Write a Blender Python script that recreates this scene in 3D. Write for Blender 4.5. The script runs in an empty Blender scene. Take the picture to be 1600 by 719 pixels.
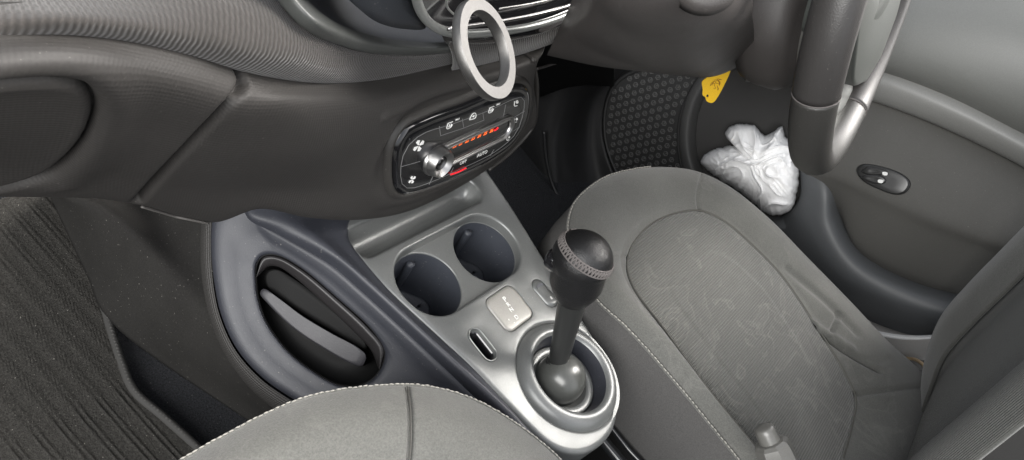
import bpy, bmesh, math, random
import numpy as np
from mathutils import Vector, Matrix, noise
from mathutils.bvhtree import BVHTree
random.seed(7); np.random.seed(7)
PI = math.pi
sc = bpy.context.scene
COL = sc.collection

# ---------------------------------------------------------------- camera
RC = np.array([[0.60392751, -0.65257492, 0.45762160],
               [-0.35248393, -0.73362749, -0.58098691],
               [0.71486128, 0.18956972, -0.67308000]])
CP = np.array([-0.49120886, 0.01357671, 0.55728021]); FPX = 1114.895
cam_d = bpy.data.cameras.new('camera'); cam = bpy.data.objects.new('camera', cam_d); COL.objects.link(cam)
cam_d.sensor_width = 36; cam_d.lens = 36 * FPX / 1600; cam_d.clip_start = 0.02; cam_d.clip_end = 500
cam.matrix_world = Matrix([[RC[0][i], -RC[1][i], -RC[2][i], CP[i]] for i in range(3)] + [[0, 0, 0, 1]])
sc.camera = cam
# ---------------------------------------------------------------- light
w = bpy.data.worlds.new('World'); sc.world = w; w.use_nodes = True
nt = w.node_tree; bg = nt.nodes['Background']
sky = nt.nodes.new('ShaderNodeTexSky'); sky.sky_type = 'NISHITA'; sky.sun_disc = False
SUN_DIR = Vector((0.62, -0.26, 0.74)).normalized()
sky.sun_elevation = math.asin(SUN_DIR.z); sky.sun_rotation = math.atan2(SUN_DIR.x, SUN_DIR.y)
sky.air_density = 1.0; sky.dust_density = 6.0; sky.ozone_density = 0.6
hs = nt.nodes.new('ShaderNodeHueSaturation'); hs.inputs['Saturation'].default_value = .25
nt.links.new(sky.outputs[0], hs.inputs['Color']); nt.links.new(hs.outputs[0], bg.inputs[0]); bg.inputs[1].default_value = 0.15
sd = bpy.data.lights.new('sun', 'SUN'); sd.energy = 1.3; sd.angle = math.radians(26); sd.color = (1, .96, .9)
so = bpy.data.objects.new('sun', sd); COL.objects.link(so); so.rotation_euler = SUN_DIR.to_track_quat('Z', 'Y').to_euler()
# added fill lamp on the passenger side, standing in for open-door daylight
ad = bpy.data.lights.new('passenger_side_fill', 'AREA'); ad.shape = 'RECTANGLE'; ad.size = 2.4; ad.size_y = 1.8; ad.energy = 60; ad.color = (1, .985, .96)
ao = bpy.data.objects.new('passenger_side_fill', ad); COL.objects.link(ao); ao.location = (-2.5, -.3, 1.45)
ao.rotation_euler = (Vector((-2.5, -.3, 1.45)) - Vector((.4, .1, 0))).to_track_quat('Z', 'Y').to_euler()
sc.view_settings.view_transform = 'Standard'; sc.view_settings.look = 'None'
sc.view_settings.exposure = 1.3; sc.view_settings.gamma = 1.0

# ---------------------------------------------------------------- helpers
def at(u, v, x=None, y=None, z=None, n=None, p=None):
    r = RC.T @ np.array([u - 800.0, v - 359.5, FPX])
    if n is not None: n = np.array(n, float); t = ((np.array(p) - CP) @ n) / (r @ n)
    elif x is not None: t = (x - CP[0]) / r[0]
    elif y is not None: t = (y - CP[1]) / r[1]
    else: t = (z - CP[2]) / r[2]
    return CP + t * r
def AX(L): return np.array([at(a, b, x=c) for a, b, c in L])
def AY(L): return np.array([at(a, b, y=c) for a, b, c in L])
def AYd(L): return AY([(a, b, c + .022 * (lambda t: t * t * (3 - 2 * t))(min(1, max(0, (a - 480) / 140)))) for a, b, c in L])
def AZ(L): return np.array([at(a, b, z=c) for a, b, c in L])
def APl(L, n, p): return np.array([at(a[0], a[1], n=n, p=p) for a in L])

def cr(P, n, closed=False):
    """Catmull-Rom through P, resampled to n points by arc length"""
    P = np.array(P, float); m = len(P)
    if closed: Q = np.vstack([P[-1:], P, P[:2]]); segs = m
    else: Q = np.vstack([2 * P[0] - P[1], P, 2 * P[-1] - P[-2]]); segs = m - 1
    out = []
    for i in range(segs):
        p0, p1, p2, p3 = Q[i:i + 4]
        a = max(np.linalg.norm(p1 - p0), 1e-9) ** .5; b = max(np.linalg.norm(p2 - p1), 1e-9) ** .5; c = max(np.linalg.norm(p3 - p2), 1e-9) ** .5
        m1 = (p2 - p1) + b * ((p1 - p0) / a - (p2 - p0) / (a + b)); m2 = (p2 - p1) + b * ((p3 - p2) / c - (p3 - p1) / (b + c))
        t = np.linspace(0, 1, 17)[:-1, None]
        out.append((2 * t**3 - 3 * t**2 + 1) * p1 + (t**3 - 2 * t**2 + t) * m1 + (-2 * t**3 + 3 * t**2) * p2 + (t**3 - t**2) * m2)
    out.append(Q[segs:segs + 1] if not closed else P[:1])
    if not closed: out[-1] = P[-1:]
    D = np.vstack(out)
    s = np.concatenate([[0], np.cumsum(np.linalg.norm(np.diff(D, axis=0), axis=1))])
    q = np.linspace(0, s[-1], n + 1)[:-1] if closed else np.linspace(0, s[-1], n)
    return np.stack([np.interp(q, s, D[:, k]) for k in range(D.shape[1])], 1)

def tag(o, label=None, cat=None, group=None, kind=None):
    if label: o['label'] = label
    if cat: o['category'] = cat
    if group: o['group'] = group
    if kind: o['kind'] = kind
    return o
def thing(name, label, cat, loc=(0, 0, 0), group=None):
    o = bpy.data.objects.new(name, None); COL.objects.link(o); o.location = loc; o.empty_display_size = .05
    bpy.context.view_layer.update()
    return tag(o, label, cat, group, 'thing')
def mk(name, V, F, mat, parent=None, smooth=True, uv=None, autos=None):
    me = bpy.data.meshes.new(name); me.from_pydata([tuple(map(float, v)) for v in V], [], [tuple(int(i) for i in f) for f in F]); me.update()
    if uv is not None:
        ul = me.uv_layers.new(name='UVMap'); li = np.zeros(len(me.loops), int); me.loops.foreach_get('vertex_index', li)
        ul.data.foreach_set('uv', np.array(uv, float)[li].ravel())
    if smooth: me.polygons.foreach_set('use_smooth', [True] * len(me.polygons))
    if autos: me.set_sharp_from_angle(angle=math.radians(autos))
    o = bpy.data.objects.new(name, me); COL.objects.link(o)
    if mat: me.materials.append(mat)
    if parent:
        o.parent = parent
        if parent.type == 'EMPTY': o.matrix_parent_inverse = Matrix.Translation(parent.location).inverted()
    return o
def solid(o, t, off=-1):
    m = o.modifiers.new('thick', 'SOLIDIFY'); m.thickness = t; m.offset = off
    return o
def outward(V, F, toward):
    """orient faces of an open sheet toward a point"""
    V = np.array(V); f = F[len(F) // 2]; a, b, c = V[f[0]], V[f[1]], V[f[2]]
    s = 0
    for f in F[::max(1, len(F) // 50)]:
        a, b, c = V[f[0]], V[f[1]], V[f[2]]; s += np.dot(np.cross(b - a, c - a), np.array(toward) - a)
    return F if s >= 0 else [tuple(reversed(f)) for f in F]
def grid_faces(nu, nv, closed=False):
    F = []
    for j in range(nv - 1):
        for i in range(nu if closed else nu - 1):
            k = (i + 1) % nu; F.append((j * nu + i, j * nu + k, (j + 1) * nu + k, (j + 1) * nu + i))
    return F
def loft(name, curves, nu, nv, mat, parent=None, thick=.003, closed=False, linear=False, toward=None):
    C = [cr(c, nu, closed) for c in curves]; C = np.array(C)
    if linear:
        m = len(C); rows = []
        t = np.linspace(0, m - 1, nv)
        for q in t: i = min(int(q), m - 2); rows.append(C[i] + (C[i + 1] - C[i]) * (q - i))
        G = np.array(rows)
    else: G = np.stack([cr(C[:, i], nv) for i in range(nu)], 1)
    V = G.reshape(-1, 3)
    du = np.concatenate([[0], np.cumsum(np.linalg.norm(np.diff(G[nv // 2], axis=0), axis=1))])
    dv = np.concatenate([[0], np.cumsum(np.linalg.norm(np.diff(G[:, nu // 2], axis=0), axis=1))])
    uv = np.stack(np.meshgrid(du, dv), -1).reshape(-1, 2)
    F = outward(V, grid_faces(nu, nv, closed), CP if toward is None else toward)
    o = mk(name, V, F, mat, parent, uv=uv)
    if thick: solid(o, thick)
    return o
def tube(name, P, r, mat, parent=None, closed=False, n=60, k=10, rs=None, raw=False):
    P = np.array(P) if raw else cr(P, n, closed); n = len(P)
    T = np.gradient(P, axis=0) if not closed else np.roll(P, -1, 0) - np.roll(P, 1, 0)
    T /= np.linalg.norm(T, axis=1)[:, None] + 1e-12
    N = np.zeros_like(P); a = np.array([0, 0, 1.]) if abs(T[0][2]) < .9 else np.array([1., 0, 0])
    N[0] = np.cross(T[0], a); N[0] /= np.linalg.norm(N[0])
    for i in range(1, n): v = N[i - 1] - T[i] * (N[i - 1] @ T[i]); N[i] = v / np.linalg.norm(v)
    B = np.cross(T, N); V = []
    for i in range(n):
        rr = r if rs is None else np.interp(i / (n - 1), np.linspace(0, 1, len(rs)), rs)
        ra, rb = rr if isinstance(rr, tuple) else (rr, rr)
        for j in range(k): a = 2 * PI * j / k; V.append(P[i] + N[i] * math.cos(a) * ra + B[i] * math.sin(a) * rb)
    F = grid_faces(k, n, True)
    if closed:
        F += [((n - 1) * k + j, (n - 1) * k + (j + 1) % k, (j + 1) % k, j) for j in range(k)]
    else: F += [tuple(reversed(range(k))), tuple((n - 1) * k + j for j in range(k))]
    return mk(name, V, F, mat, parent)
def rings_mesh(name, R, mat, parent=None, cap=True, uvs=None, autos=None, toward=None, thick=0):
    """R: list of equally long closed loops, outside to inside; last one capped"""
    n = len(R[0]); V = np.vstack(R); F = grid_faces(n, len(R), True)
    if cap:
        V = np.vstack([V, R[-1].mean(0)[None]]); c = len(V) - 1; b = (len(R) - 1) * n
        F += [(b + i, b + (i + 1) % n, c) for i in range(n)]
    F = outward(V, F, CP if toward is None else toward)
    o = mk(name, V, F, mat, parent, uv=(V[:, :2] if uvs is None else uvs(V)), autos=autos)
    if thick: solid(o, thick)
    return o
def lathe(name, prof, mat, parent=None, org=(0, 0, 0), axis=(0, 0, 1), n=64, autos=None, sx=1, sy=1, xdir=None, cap=True):
    ax = Vector(axis).normalized(); xd = Vector(xdir) if xdir else ax.orthogonal(); xd = (xd - ax * xd.dot(ax)).normalized(); yd = ax.cross(xd)
    V = []
    for r, h in prof:
        for j in range(n): a = 2 * PI * j / n; V.append(Vector(org) + xd * math.cos(a) * r * sx + yd * math.sin(a) * r * sy + ax * h)
    F = grid_faces(n, len(prof), True)
    if cap and prof[0][0] > 1e-6: F.append(tuple(reversed(range(n))))
    if cap and prof[-1][0] > 1e-6: F.append(tuple((len(prof) - 1) * n + j for j in range(n)))
    return mk(name, V, F, mat, parent, autos=autos)
def wv(o):
    me = o.data; V = np.zeros(len(me.vertices) * 3); me.vertices.foreach_get('co', V); return V.reshape(-1, 3)
def bvh(*os):
    V = []; F = []
    for o in os:
        b = len(V); V += [Vector(v) for v in wv(o)]; F += [tuple(b + i for i in p.vertices) for p in o.data.polygons]
    return BVHTree.FromPolygons(V, F)
def hit(B, pts, off=0.0):
    out = []; C = Vector(CP)
    for u, v in [(p[0], p[1]) for p in pts]:
        d = Vector(RC.T @ np.array([u - 800.0, v - 359.5, FPX])).normalized()
        h = B.ray_cast(C, d)
        if h[0] is None: continue
        nrm = h[1] if h[1].dot(d) < 0 else -h[1]
        out.append(np.array(h[0] + nrm * off))
    return np.array(out)
def carve(o, line, width, depth, side=0.0):
    """press a groove (depth>0 goes in) along a 3-D polyline into a dense sheet"""
    me = o.data; V = wv(o); N = np.zeros(len(V) * 3); me.vertices.foreach_get('normal', N); N = N.reshape(-1, 3)
    best = np.full(len(V), 1e9)
    for a, b in zip(line[:-1], line[1:]):
        d = b - a; L = d @ d + 1e-12; t = np.clip(((V - a) @ d) / L, 0, 1); q = a + t[:, None] * d
        best = np.minimum(best, np.linalg.norm(V - q, axis=1))
    k = depth * np.exp(-(best / width) ** 2)
    V = V - N * k[:, None]; me.vertices.foreach_set('co', V.ravel()); me.update()
def pxl(L, n=60, closed=False): return cr(np.array(L, float), n, closed)
def angle_loop(poly, c, n, a0=0):
    """sample a star-shaped closed polyline by angle around c"""
    P = cr(np.array(poly, float), 400, True); D = P - np.array(c)
    an = np.unwrap(np.arctan2(D[:, 1], D[:, 0]))
    if an[-1] < an[0]: an = an[::-1]; D = D[::-1]
    rr = np.linalg.norm(D, axis=1); o = np.argsort(an % (2 * PI)); A = (an % (2 * PI))[o]; Rr = rr[o]
    A = np.concatenate([A - 2 * PI, A, A + 2 * PI]); Rr = np.concatenate([Rr] * 3)
    t = np.linspace(0, 2 * PI, n, endpoint=False); r = np.interp(t, A, Rr)
    return np.stack([c[0] + r * np.cos(t), c[1] + r * np.sin(t)], 1)
def stitches(name, P, mat, parent, pitch=.005, ln=.0036, r=.0009, lift=0, n=None):
    P = np.array(P); L = np.linalg.norm(np.diff(P, axis=0), axis=1).sum(); n = max(4, int(L / pitch)); Q = cr(P, n)
    T = np.gradient(Q, axis=0); T /= np.linalg.norm(T, axis=1)[:, None] + 1e-9; V = []; F = []
    rj = random.Random(n)
    for q, t in zip(Q, T):
        q = q + t * rj.uniform(-.0004, .0004) + np.array([rj.uniform(-.0002, .0002)] * 3); t = t + np.array([rj.uniform(-.12, .12), rj.uniform(-.12, .12), 0])
        a = np.cross(t, [0, 0, 1.]); a /= np.linalg.norm(a) + 1e-9; b = np.cross(a, t); base = len(V)
        for s, k in ((-1, .25), (-.55, .9), (0, 1.1), (.55, .9), (1, .25)):
            for j in range(6): th = 2 * PI * j / 6; V.append(q + t * s * ln / 2 + (a * math.cos(th) + b * math.sin(th)) * r * k)
        for i in range(4):
            for j in range(6): F.append((base + i * 6 + j, base + i * 6 + (j + 1) % 6, base + (i + 1) * 6 + (j + 1) % 6, base + (i + 1) * 6 + j))
    return mk(name, V, F, mat, parent)
def rrect(cx, cy, hx, hy, r, n=96, rot=0):
    P = []
    for (sx, sy, a0) in ((1, 1, 0), (-1, 1, PI / 2), (-1, -1, PI), (1, -1, 1.5 * PI)):
        for k in range(n // 4):
            a = a0 + (PI / 2) * k / (n // 4 - 1); P.append((sx * (hx - r) + r * math.cos(a), sy * (hy - r) + r * math.sin(a)))
    P = np.array(P); c, s = math.cos(rot), math.sin(rot)
    return P @ np.array([[c, s], [-s, c]]) + np.array([cx, cy])
def offset2(P, d):
    """offset closed plan loop outward by d"""
    T = np.roll(P, -1, 0) - np.roll(P, 1, 0); T /= np.linalg.norm(T, axis=1)[:, None] + 1e-12
    N = np.stack([T[:, 1], -T[:, 0]], 1)
    A = 0.5 * np.sum(P[:, 0] * np.roll(P[:, 1], -1) - np.roll(P[:, 0], -1) * P[:, 1])
    if A < 0: N = -N
    return P + N * d
def fill_holes(outer, holes, zf):
    """triangulated plate: outer loop, hole loops (2-D) -> V, F ordered loops first"""
    bm = bmesh.new(); loops = []
    for L in [outer] + holes:
        vs = [bm.verts.new((p[0], p[1], zf(p[0], p[1]))) for p in L]
        for i in range(len(vs)): bm.edges.new((vs[i], vs[(i + 1) % len(vs)]))
        loops.append(vs)
    bmesh.ops.triangle_fill(bm, use_beauty=True, use_dissolve=False, edges=bm.edges[:])
    bm.verts.index_update()
    V = [tuple(v.co) for v in bm.verts]; F = [tuple(v.index for v in f.verts) for f in bm.faces]
    bm.free(); return V, F

# ---------------------------------------------------------------- materials
MATS = {}
def M(name, col, rough=.6, metal=0., spec=.5, bump=None, scale=1., strength=.3, var=.12, vscale=6., dust=0., sheen=0., coat=0., dist=.0006, obj=True, grain=.10):
    """procedural plastic, fabric or metal; bump: leather, rows, weave, chevron, fine, brushed"""
    if name in MATS: return MATS[name]
    m = bpy.data.materials.new(name); m.use_nodes = True; t = m.node_tree; N = t.nodes; L = t.links; b = N['Principled BSDF']
    b.inputs['Roughness'].default_value = rough; b.inputs['Metallic'].default_value = metal; b.inputs['Specular IOR Level'].default_value = spec
    if sheen: b.inputs['Sheen Weight'].default_value = sheen; b.inputs['Sheen Roughness'].default_value = .5
    if coat: b.inputs['Coat Weight'].default_value = coat; b.inputs['Coat Roughness'].default_value = .05
    tc = N.new('ShaderNodeTexCoord'); co = tc.outputs['Object']; uv = tc.outputs['UV']
    def math_(op, a, b_=None, c=None):
        n = N.new('ShaderNodeMath'); n.operation = op
        for i, q in enumerate((a, b_, c)):
            if q is None: continue
            if isinstance(q, (int, float)): n.inputs[i].default_value = q
            else: L.new(q, n.inputs[i])
        return n.outputs[0]
    def nz(sc_, det=3, src=None, rgh=.55):
        n = N.new('ShaderNodeTexNoise'); n.inputs['Scale'].default_value = sc_; n.inputs['Detail'].default_value = det; n.inputs['Roughness'].default_value = rgh
        L.new(src or co, n.inputs['Vector']); return n.outputs['Fac']
    v = nz(vscale, 4); fac = math_('MULTIPLY_ADD', v, 2 * var, 1 - var)
    mix = N.new('ShaderNodeVectorMath'); mix.operation = 'SCALE'; mix.inputs[0].default_value = col[:3]; L.new(fac, mix.inputs['Scale'])
    c_out = mix.outputs[0]
    if grain:   # fine speckle of the fibre or moulding
        gn_ = N.new('ShaderNodeVectorMath'); gn_.operation = 'SCALE'; L.new(c_out, gn_.inputs[0]); L.new(math_('MULTIPLY_ADD', nz(650, 3, rgh=.7), 4 * grain, 1 - 2 * grain), gn_.inputs['Scale']); c_out = gn_.outputs[0]
    if dust:
        d = nz(420, 2); r = N.new('ShaderNodeValToRGB'); r.color_ramp.elements[0].position = .70; r.color_ramp.elements[1].position = .78
        L.new(d, r.inputs[0]); mm = N.new('ShaderNodeMix'); mm.data_type = 'RGBA'; k = math_('MULTIPLY', r.outputs[0], dust)
        L.new(k, mm.inputs['Factor']); L.new(c_out, mm.inputs['A']); mm.inputs['B'].default_value = (.42, .4, .36, 1); c_out = mm.outputs['Result']
    if dust:
        sm = nz(9, 5, rgh=.7); L.new(math_('MULTIPLY_ADD', sm, .25, rough - .12), b.inputs['Roughness'])
    h = None
    if bump:
        sep = N.new('ShaderNodeSeparateXYZ'); L.new(uv if bump in ('rows', 'weave', 'chevron', 'carpet_rib', 'fabric_rows') else co, sep.inputs[0]); U, Vv = sep.outputs[0], sep.outputs[1]
        def sn(q, p, ph=None):
            a = math_('MULTIPLY', q, 2 * PI / p)
            if ph is not None: a = math_('ADD', a, ph)
            return math_('SINE', a)
        if bump == 'leather':
            vo = N.new('ShaderNodeTexVoronoi'); vo.inputs['Scale'].default_value = 700 * scale; vo.feature = 'DISTANCE_TO_EDGE'; L.new(co, vo.inputs['Vector'])
            h = math_('MINIMUM', vo.outputs['Distance'], .3)
        elif bump == 'fine': h = nz(900 * scale, 2)
        elif bump == 'carpet': h = nz(380 * scale, 4, rgh=.8)
        elif bump == 'rows':
            h = math_('ADD', sn(Vv, .0026 * scale, math_('MULTIPLY', sn(U, .0050 * scale), .25)), math_('MULTIPLY', sn(U, .0025 * scale), .6))
        elif bump == 'weave':
            h = math_('MULTIPLY', sn(U, .0026 * scale), sn(Vv, .0026 * scale))
        elif bump == 'fabric_rows':
            h = math_('ADD', sn(Vv, .0030 * scale), math_('MULTIPLY', sn(U, .0022 * scale), .4))
        elif bump == 'chevron':
            tri = math_('PINGPONG', Vv, .0015 * scale); ph = math_('MULTIPLY', tri, 2 * PI / (.0015 * scale) * .13)
            h = math_('MULTIPLY_ADD', math_('ADD', sn(U, .0031 * scale, ph), math_('MULTIPLY', sn(Vv, .0030 * scale), .10)), .44, .5)
        elif bump == 'crinkle':
            n1 = N.new('ShaderNodeTexVoronoi'); n1.feature = 'DISTANCE_TO_EDGE'; n1.inputs['Scale'].default_value = 42
            wr = N.new('ShaderNodeTexNoise'); wr.inputs['Scale'].default_value = 22; wr.inputs['Detail'].default_value = 3; L.new(co, wr.inputs['Vector'])
            av = N.new('ShaderNodeVectorMath'); av.operation = 'MULTIPLY_ADD'; L.new(wr.outputs['Color'], av.inputs[0]); av.inputs[1].default_value = (.05, .05, .05); L.new(co, av.inputs[2]); L.new(av.outputs[0], n1.inputs['Vector'])
            h = math_('ADD', math_('MINIMUM', n1.outputs['Distance'], .25), math_('MULTIPLY', nz(90, 4, rgh=.6), .25))
        elif bump == 'brushed':
            mp = N.new('ShaderNodeMapping'); mp.inputs['Scale'].default_value = (1, 1, 40); L.new(co, mp.inputs[0]); h = nz(300 * scale, 2, mp.outputs[0])
        if h is not None:
            bp = N.new('ShaderNodeBump'); bp.inputs['Strength'].default_value = strength; bp.inputs['Distance'].default_value = dist
            L.new(h, bp.inputs['Height']); L.new(bp.outputs[0], b.inputs['Normal'])
    if bump in ('chevron', 'rows', 'fabric_rows'):   # base colour is darker in the low points of the pattern
        g = {'chevron': .4, 'rows': .06, 'fabric_rows': .2}[bump]
        hh = math_('MULTIPLY_ADD', h, g if bump == 'chevron' else g * .5, 1 - (g if bump == 'chevron' else g * .5))
        s2 = N.new('ShaderNodeVectorMath'); s2.operation = 'SCALE'; L.new(c_out, s2.inputs[0]); L.new(hh, s2.inputs['Scale']); c_out = s2.outputs[0]
    L.new(c_out, b.inputs['Base Color'])
    m['_c'] = 0; MATS[name] = m; m.node_tree.nodes['Principled BSDF'].label = name
    return m
def stain(m, amount=.35, col=(.5, .48, .44, 1), scale=5.5):
    """pale dried water rings on cloth"""
    t = m.node_tree; N = t.nodes; L = t.links; b = N['Principled BSDF']; src = b.inputs['Base Color'].links[0].from_socket
    tc = N.new('ShaderNodeTexCoord'); n = N.new('ShaderNodeTexNoise'); n.inputs['Scale'].default_value = scale; n.inputs['Detail'].default_value = 2.5; n.inputs['Distortion'].default_value = 1.2
    L.new(tc.outputs['Object'], n.inputs['Vector'])
    r = N.new('ShaderNodeValToRGB'); e = r.color_ramp.elements; e[0].position = .53; e[0].color = (0, 0, 0, 1); e[1].position = .56; e[1].color = (1, 1, 1, 1)
    x = e.new(.575); x.color = (.25, .25, .25, 1); x = e.new(.68); x.color = (.1, .1, .1, 1); x = e.new(.75); x.color = (0, 0, 0, 1)
    L.new(n.outputs['Fac'], r.inputs[0])
    n2 = N.new('ShaderNodeTexNoise'); n2.inputs['Scale'].default_value = 60; n2.inputs['Detail'].default_value = 5; L.new(tc.outputs['Object'], n2.inputs['Vector'])
    n3 = N.new('ShaderNodeTexNoise'); n3.inputs['Scale'].default_value = 4.2; n3.inputs['Detail'].default_value = 2; L.new(tc.outputs['Object'], n3.inputs['Vector'])
    k = N.new('ShaderNodeMath'); k.operation = 'MULTIPLY'; L.new(r.outputs[0], k.inputs[0]); L.new(n2.outputs['Fac'], k.inputs[1])
    k3 = N.new('ShaderNodeMapRange'); k3.inputs[1].default_value = .42; k3.inputs[2].default_value = .62; L.new(n3.outputs['Fac'], k3.inputs[0])
    kk = N.new('ShaderNodeMath'); kk.operation = 'MULTIPLY'; L.new(k.outputs[0], kk.inputs[0]); L.new(k3.outputs[0], kk.inputs[1])
    k2 = N.new('ShaderNodeMath'); k2.operation = 'MULTIPLY'; L.new(kk.outputs[0], k2.inputs[0]); k2.inputs[1].default_value = amount * 2
    mm = N.new('ShaderNodeMix'); mm.data_type = 'RGBA'; L.new(k2.outputs[0], mm.inputs['Factor']); L.new(src, mm.inputs['A']); mm.inputs['B'].default_value = col
    L.new(mm.outputs['Result'], b.inputs['Base Color']); return m
def emis(name, col, s):
    m = bpy.data.materials.new(name); m.use_nodes = True; b = m.node_tree.nodes['Principled BSDF']
    b.inputs['Base Color'].default_value = (*col, 1); b.inputs['Emission Color'].default_value = (*col, 1); b.inputs['Emission Strength'].default_value = s; return m

DASH = M('dash_plastic', (.034, .0318, .0300), .6, bump='rows', strength=.09, spec=.3, dust=.15, var=.1, grain=.15)
DASHP = M('dash_plain', (.028, .026, .024), .5, bump='fine', strength=.25, dust=.3)
TEXT = M('dash_textile', (.041, .037, .034), .85, bump='chevron', strength=.8, dist=.0008, grain=.15, spec=.2, sheen=.2, var=.1)
RIM = M('storage_rim_plastic', (.060, .063, .060), .42, bump='fine', strength=.15, dust=.3)
REC = M('storage_plastic', (.028, .031, .037), .45, bump='fine', strength=.2, dust=.5)
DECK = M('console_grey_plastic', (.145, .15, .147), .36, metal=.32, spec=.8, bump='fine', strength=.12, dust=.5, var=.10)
SIDE = M('console_side_plastic', (.029, .031, .039), .48, bump='fine', strength=.25, dust=.35, var=.08)
PIT = M('shaded_deck_plastic', (.038, .042, .052), .5, bump='fine', strength=.25, dust=.5)  # same plastic as the deck, darkened to paint the shade in its hollows
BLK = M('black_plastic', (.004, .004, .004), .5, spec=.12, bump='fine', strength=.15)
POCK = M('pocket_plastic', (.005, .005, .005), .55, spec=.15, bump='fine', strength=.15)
LEDGE = M('ledge_plastic', (.038, .037, .042), .45, bump='fine', strength=.2, dust=.3)
GLOSS = M('piano_black', (.008, .008, .009), .09, spec=.6, coat=.6, var=.05)
CHROME = M('satin_chrome', (.40, .395, .39), .34, metal=1, var=.04)
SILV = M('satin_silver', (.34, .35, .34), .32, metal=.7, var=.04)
ALU = M('brushed_aluminium', (.125, .122, .118), .40, metal=.9, bump='brushed', strength=.1, var=.06, vscale=20)
LEA = M('knob_leather', (.009, .009, .0095), .33, spec=.45, bump='leather', strength=.55, dist=.0008)
SHAFT = M('lever_plastic', (.020, .0205, .020), .30, bump='fine', strength=.1)
THR = M('grey_thread', (.27, .26, .235), .8)
THRD = M('dull_thread', (.095, .086, .083), .8)
SEATB = stain(M('seat_bolster_cloth', (.091, .091, .084), .85, spec=.25, bump='fine', strength=.6, grain=.28, sheen=.25, var=.3, vscale=11), .06, scale=15)
SEATI = stain(M('seat_insert_cloth', (.088, .088, .081), .9, spec=.2, bump='fabric_rows', strength=.5, grain=.26, sheen=.25, var=.26, vscale=10), .09, scale=17)
SKIRT = M('seat_skirt_cloth', (.085, .083, .081), .9, spec=.2, bump='fine', strength=.5, grain=.25, var=.08)
DOORD = M('door_dark_plastic', (.080, .078, .072), .7, bump='fine', strength=.35, var=.08, dust=.2)
DOORP = M('door_pocket_lining', (.036, .035, .034), .8, bump='fine', strength=.35, var=.08)
DOORG = M('door_grey_plastic', (.075, .079, .083), .5, bump='fine', strength=.2, var=.06)
DOORU = M('door_upper_plastic', (.16, .163, .154), .45, bump='fine', strength=.2, var=.05)
CARP = M('carpet', (.030, .031, .034), .95, spec=.1, bump='carpet', strength=1., dist=.004, var=.8, vscale=420, dust=.4, grain=.4)
TUNL = M('tunnel_felt', (.020, .0192, .018), .9, spec=.15, bump='carpet', strength=.6, var=.55, vscale=9, dust=.5, grain=.3)
BAGM = M('white_polythene', (.93, .93, .93), .22, spec=.55, var=.02, bump='crinkle', strength=.35, dist=.004, grain=0)
_b = BAGM.node_tree.nodes['Principled BSDF']; _b.inputs['Subsurface Weight'].default_value = .25; _b.inputs['Subsurface Radius'].default_value = (.02, .02, .02); _b.inputs['Subsurface Scale'].default_value = .5
YEL = M('yellow_plastic', (.85, .52, .02), .4, var=.06)
INK = M('brown_ink', (.32, .14, .02), .7)
WHT = M('white_print', (.75, .75, .73), .5)
WHEEL = M('wheel_leather', (.034, .033, .031), .42, spec=.5, bump='fine', strength=.3, dust=.3)
WHEELG = M('wheel_grey', (.06, .065, .06), .4, bump='fine', strength=.1)
COLM = M('column_plastic', (.049, .0445, .0425), .5, bump='fine', strength=.35, dust=.2)
ORG = emis('orange_display', (.85, .13, .02), .38); RED = emis('red_lamp', (.75, .01, .02), .3)

# ================================================================ SETTING: floor and carpets
def flat(name, P, mat, kind, n=40, thick=.004):
    o = loft(name, P, n, n, mat, None, thick, linear=True); return tag(o, kind=kind)
flat('floor', [[(-1.1, 1.0, -.30), (0, 1.0, -.30), (1.2, 1.0, -.30)], [(-1.1, -1.0, -.30), (0, -1.0, -.30), (1.2, -1.0, -.30)]], CARP, 'structure')
# bulkhead carpet rising at the front of both footwells
flat('bulkhead', [[(-1.1, .60, -.295), (0, .60, -.295), (.85, .60, -.295)], [(-1.1, .74, -.05), (0, .74, -.05), (.85, .74, -.05)], [(-1.1, .74, .4), (0, .74, .4), (.85, .74, .4)]], CARP, 'structure')
# centre tunnel side, felt covered
tn = loft('tunnel', [AZ([(60, 290, -.10), (215, 300, -.08), (330, 340, -.06), (340, 420, -.07)]) * 0 + AX([(80, 290, -.13), (200, 300, -.12), (325, 330, -.13), (330, 350, -.13)]),
     AZ([(85, 300, -.2), (160, 330, -.17), (300, 480, -.13), (420, 610, -.13)]),
     AZ([(75, 300, -.28), (135, 430, -.28), (170, 500, -.28), (420, 680, -.28)])], 60, 50, TUNL)
tag(tn, kind='structure')

# floor mat with ribs
mt = thing('floor_mat', 'dark ribbed carpet mat with stitched edge lying in the passenger footwell', 'floor mat', tuple(at(100, 600, z=-.285)))
b_r = [(60, 270), (100, 335), (135, 410), (160, 490), (185, 570), (205, 615), (250, 655), (300, 700), (360, 760)]
R_ = np.array([at(a, b, z=-.287) for a, b in b_r]); R_ = cr(R_, 60)
L_ = R_ * 1.0; L_[:, 0] -= .34
MATM = M('mat_carpet', (.048, .046, .042), .95, spec=.1, bump='carpet', strength=1., dist=.004, var=.8, vscale=450, dust=.8, grain=.4)
g = np.stack([R_ * (1 - t) + L_ * t for t in np.linspace(0, 1, 560)], 0)
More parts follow.
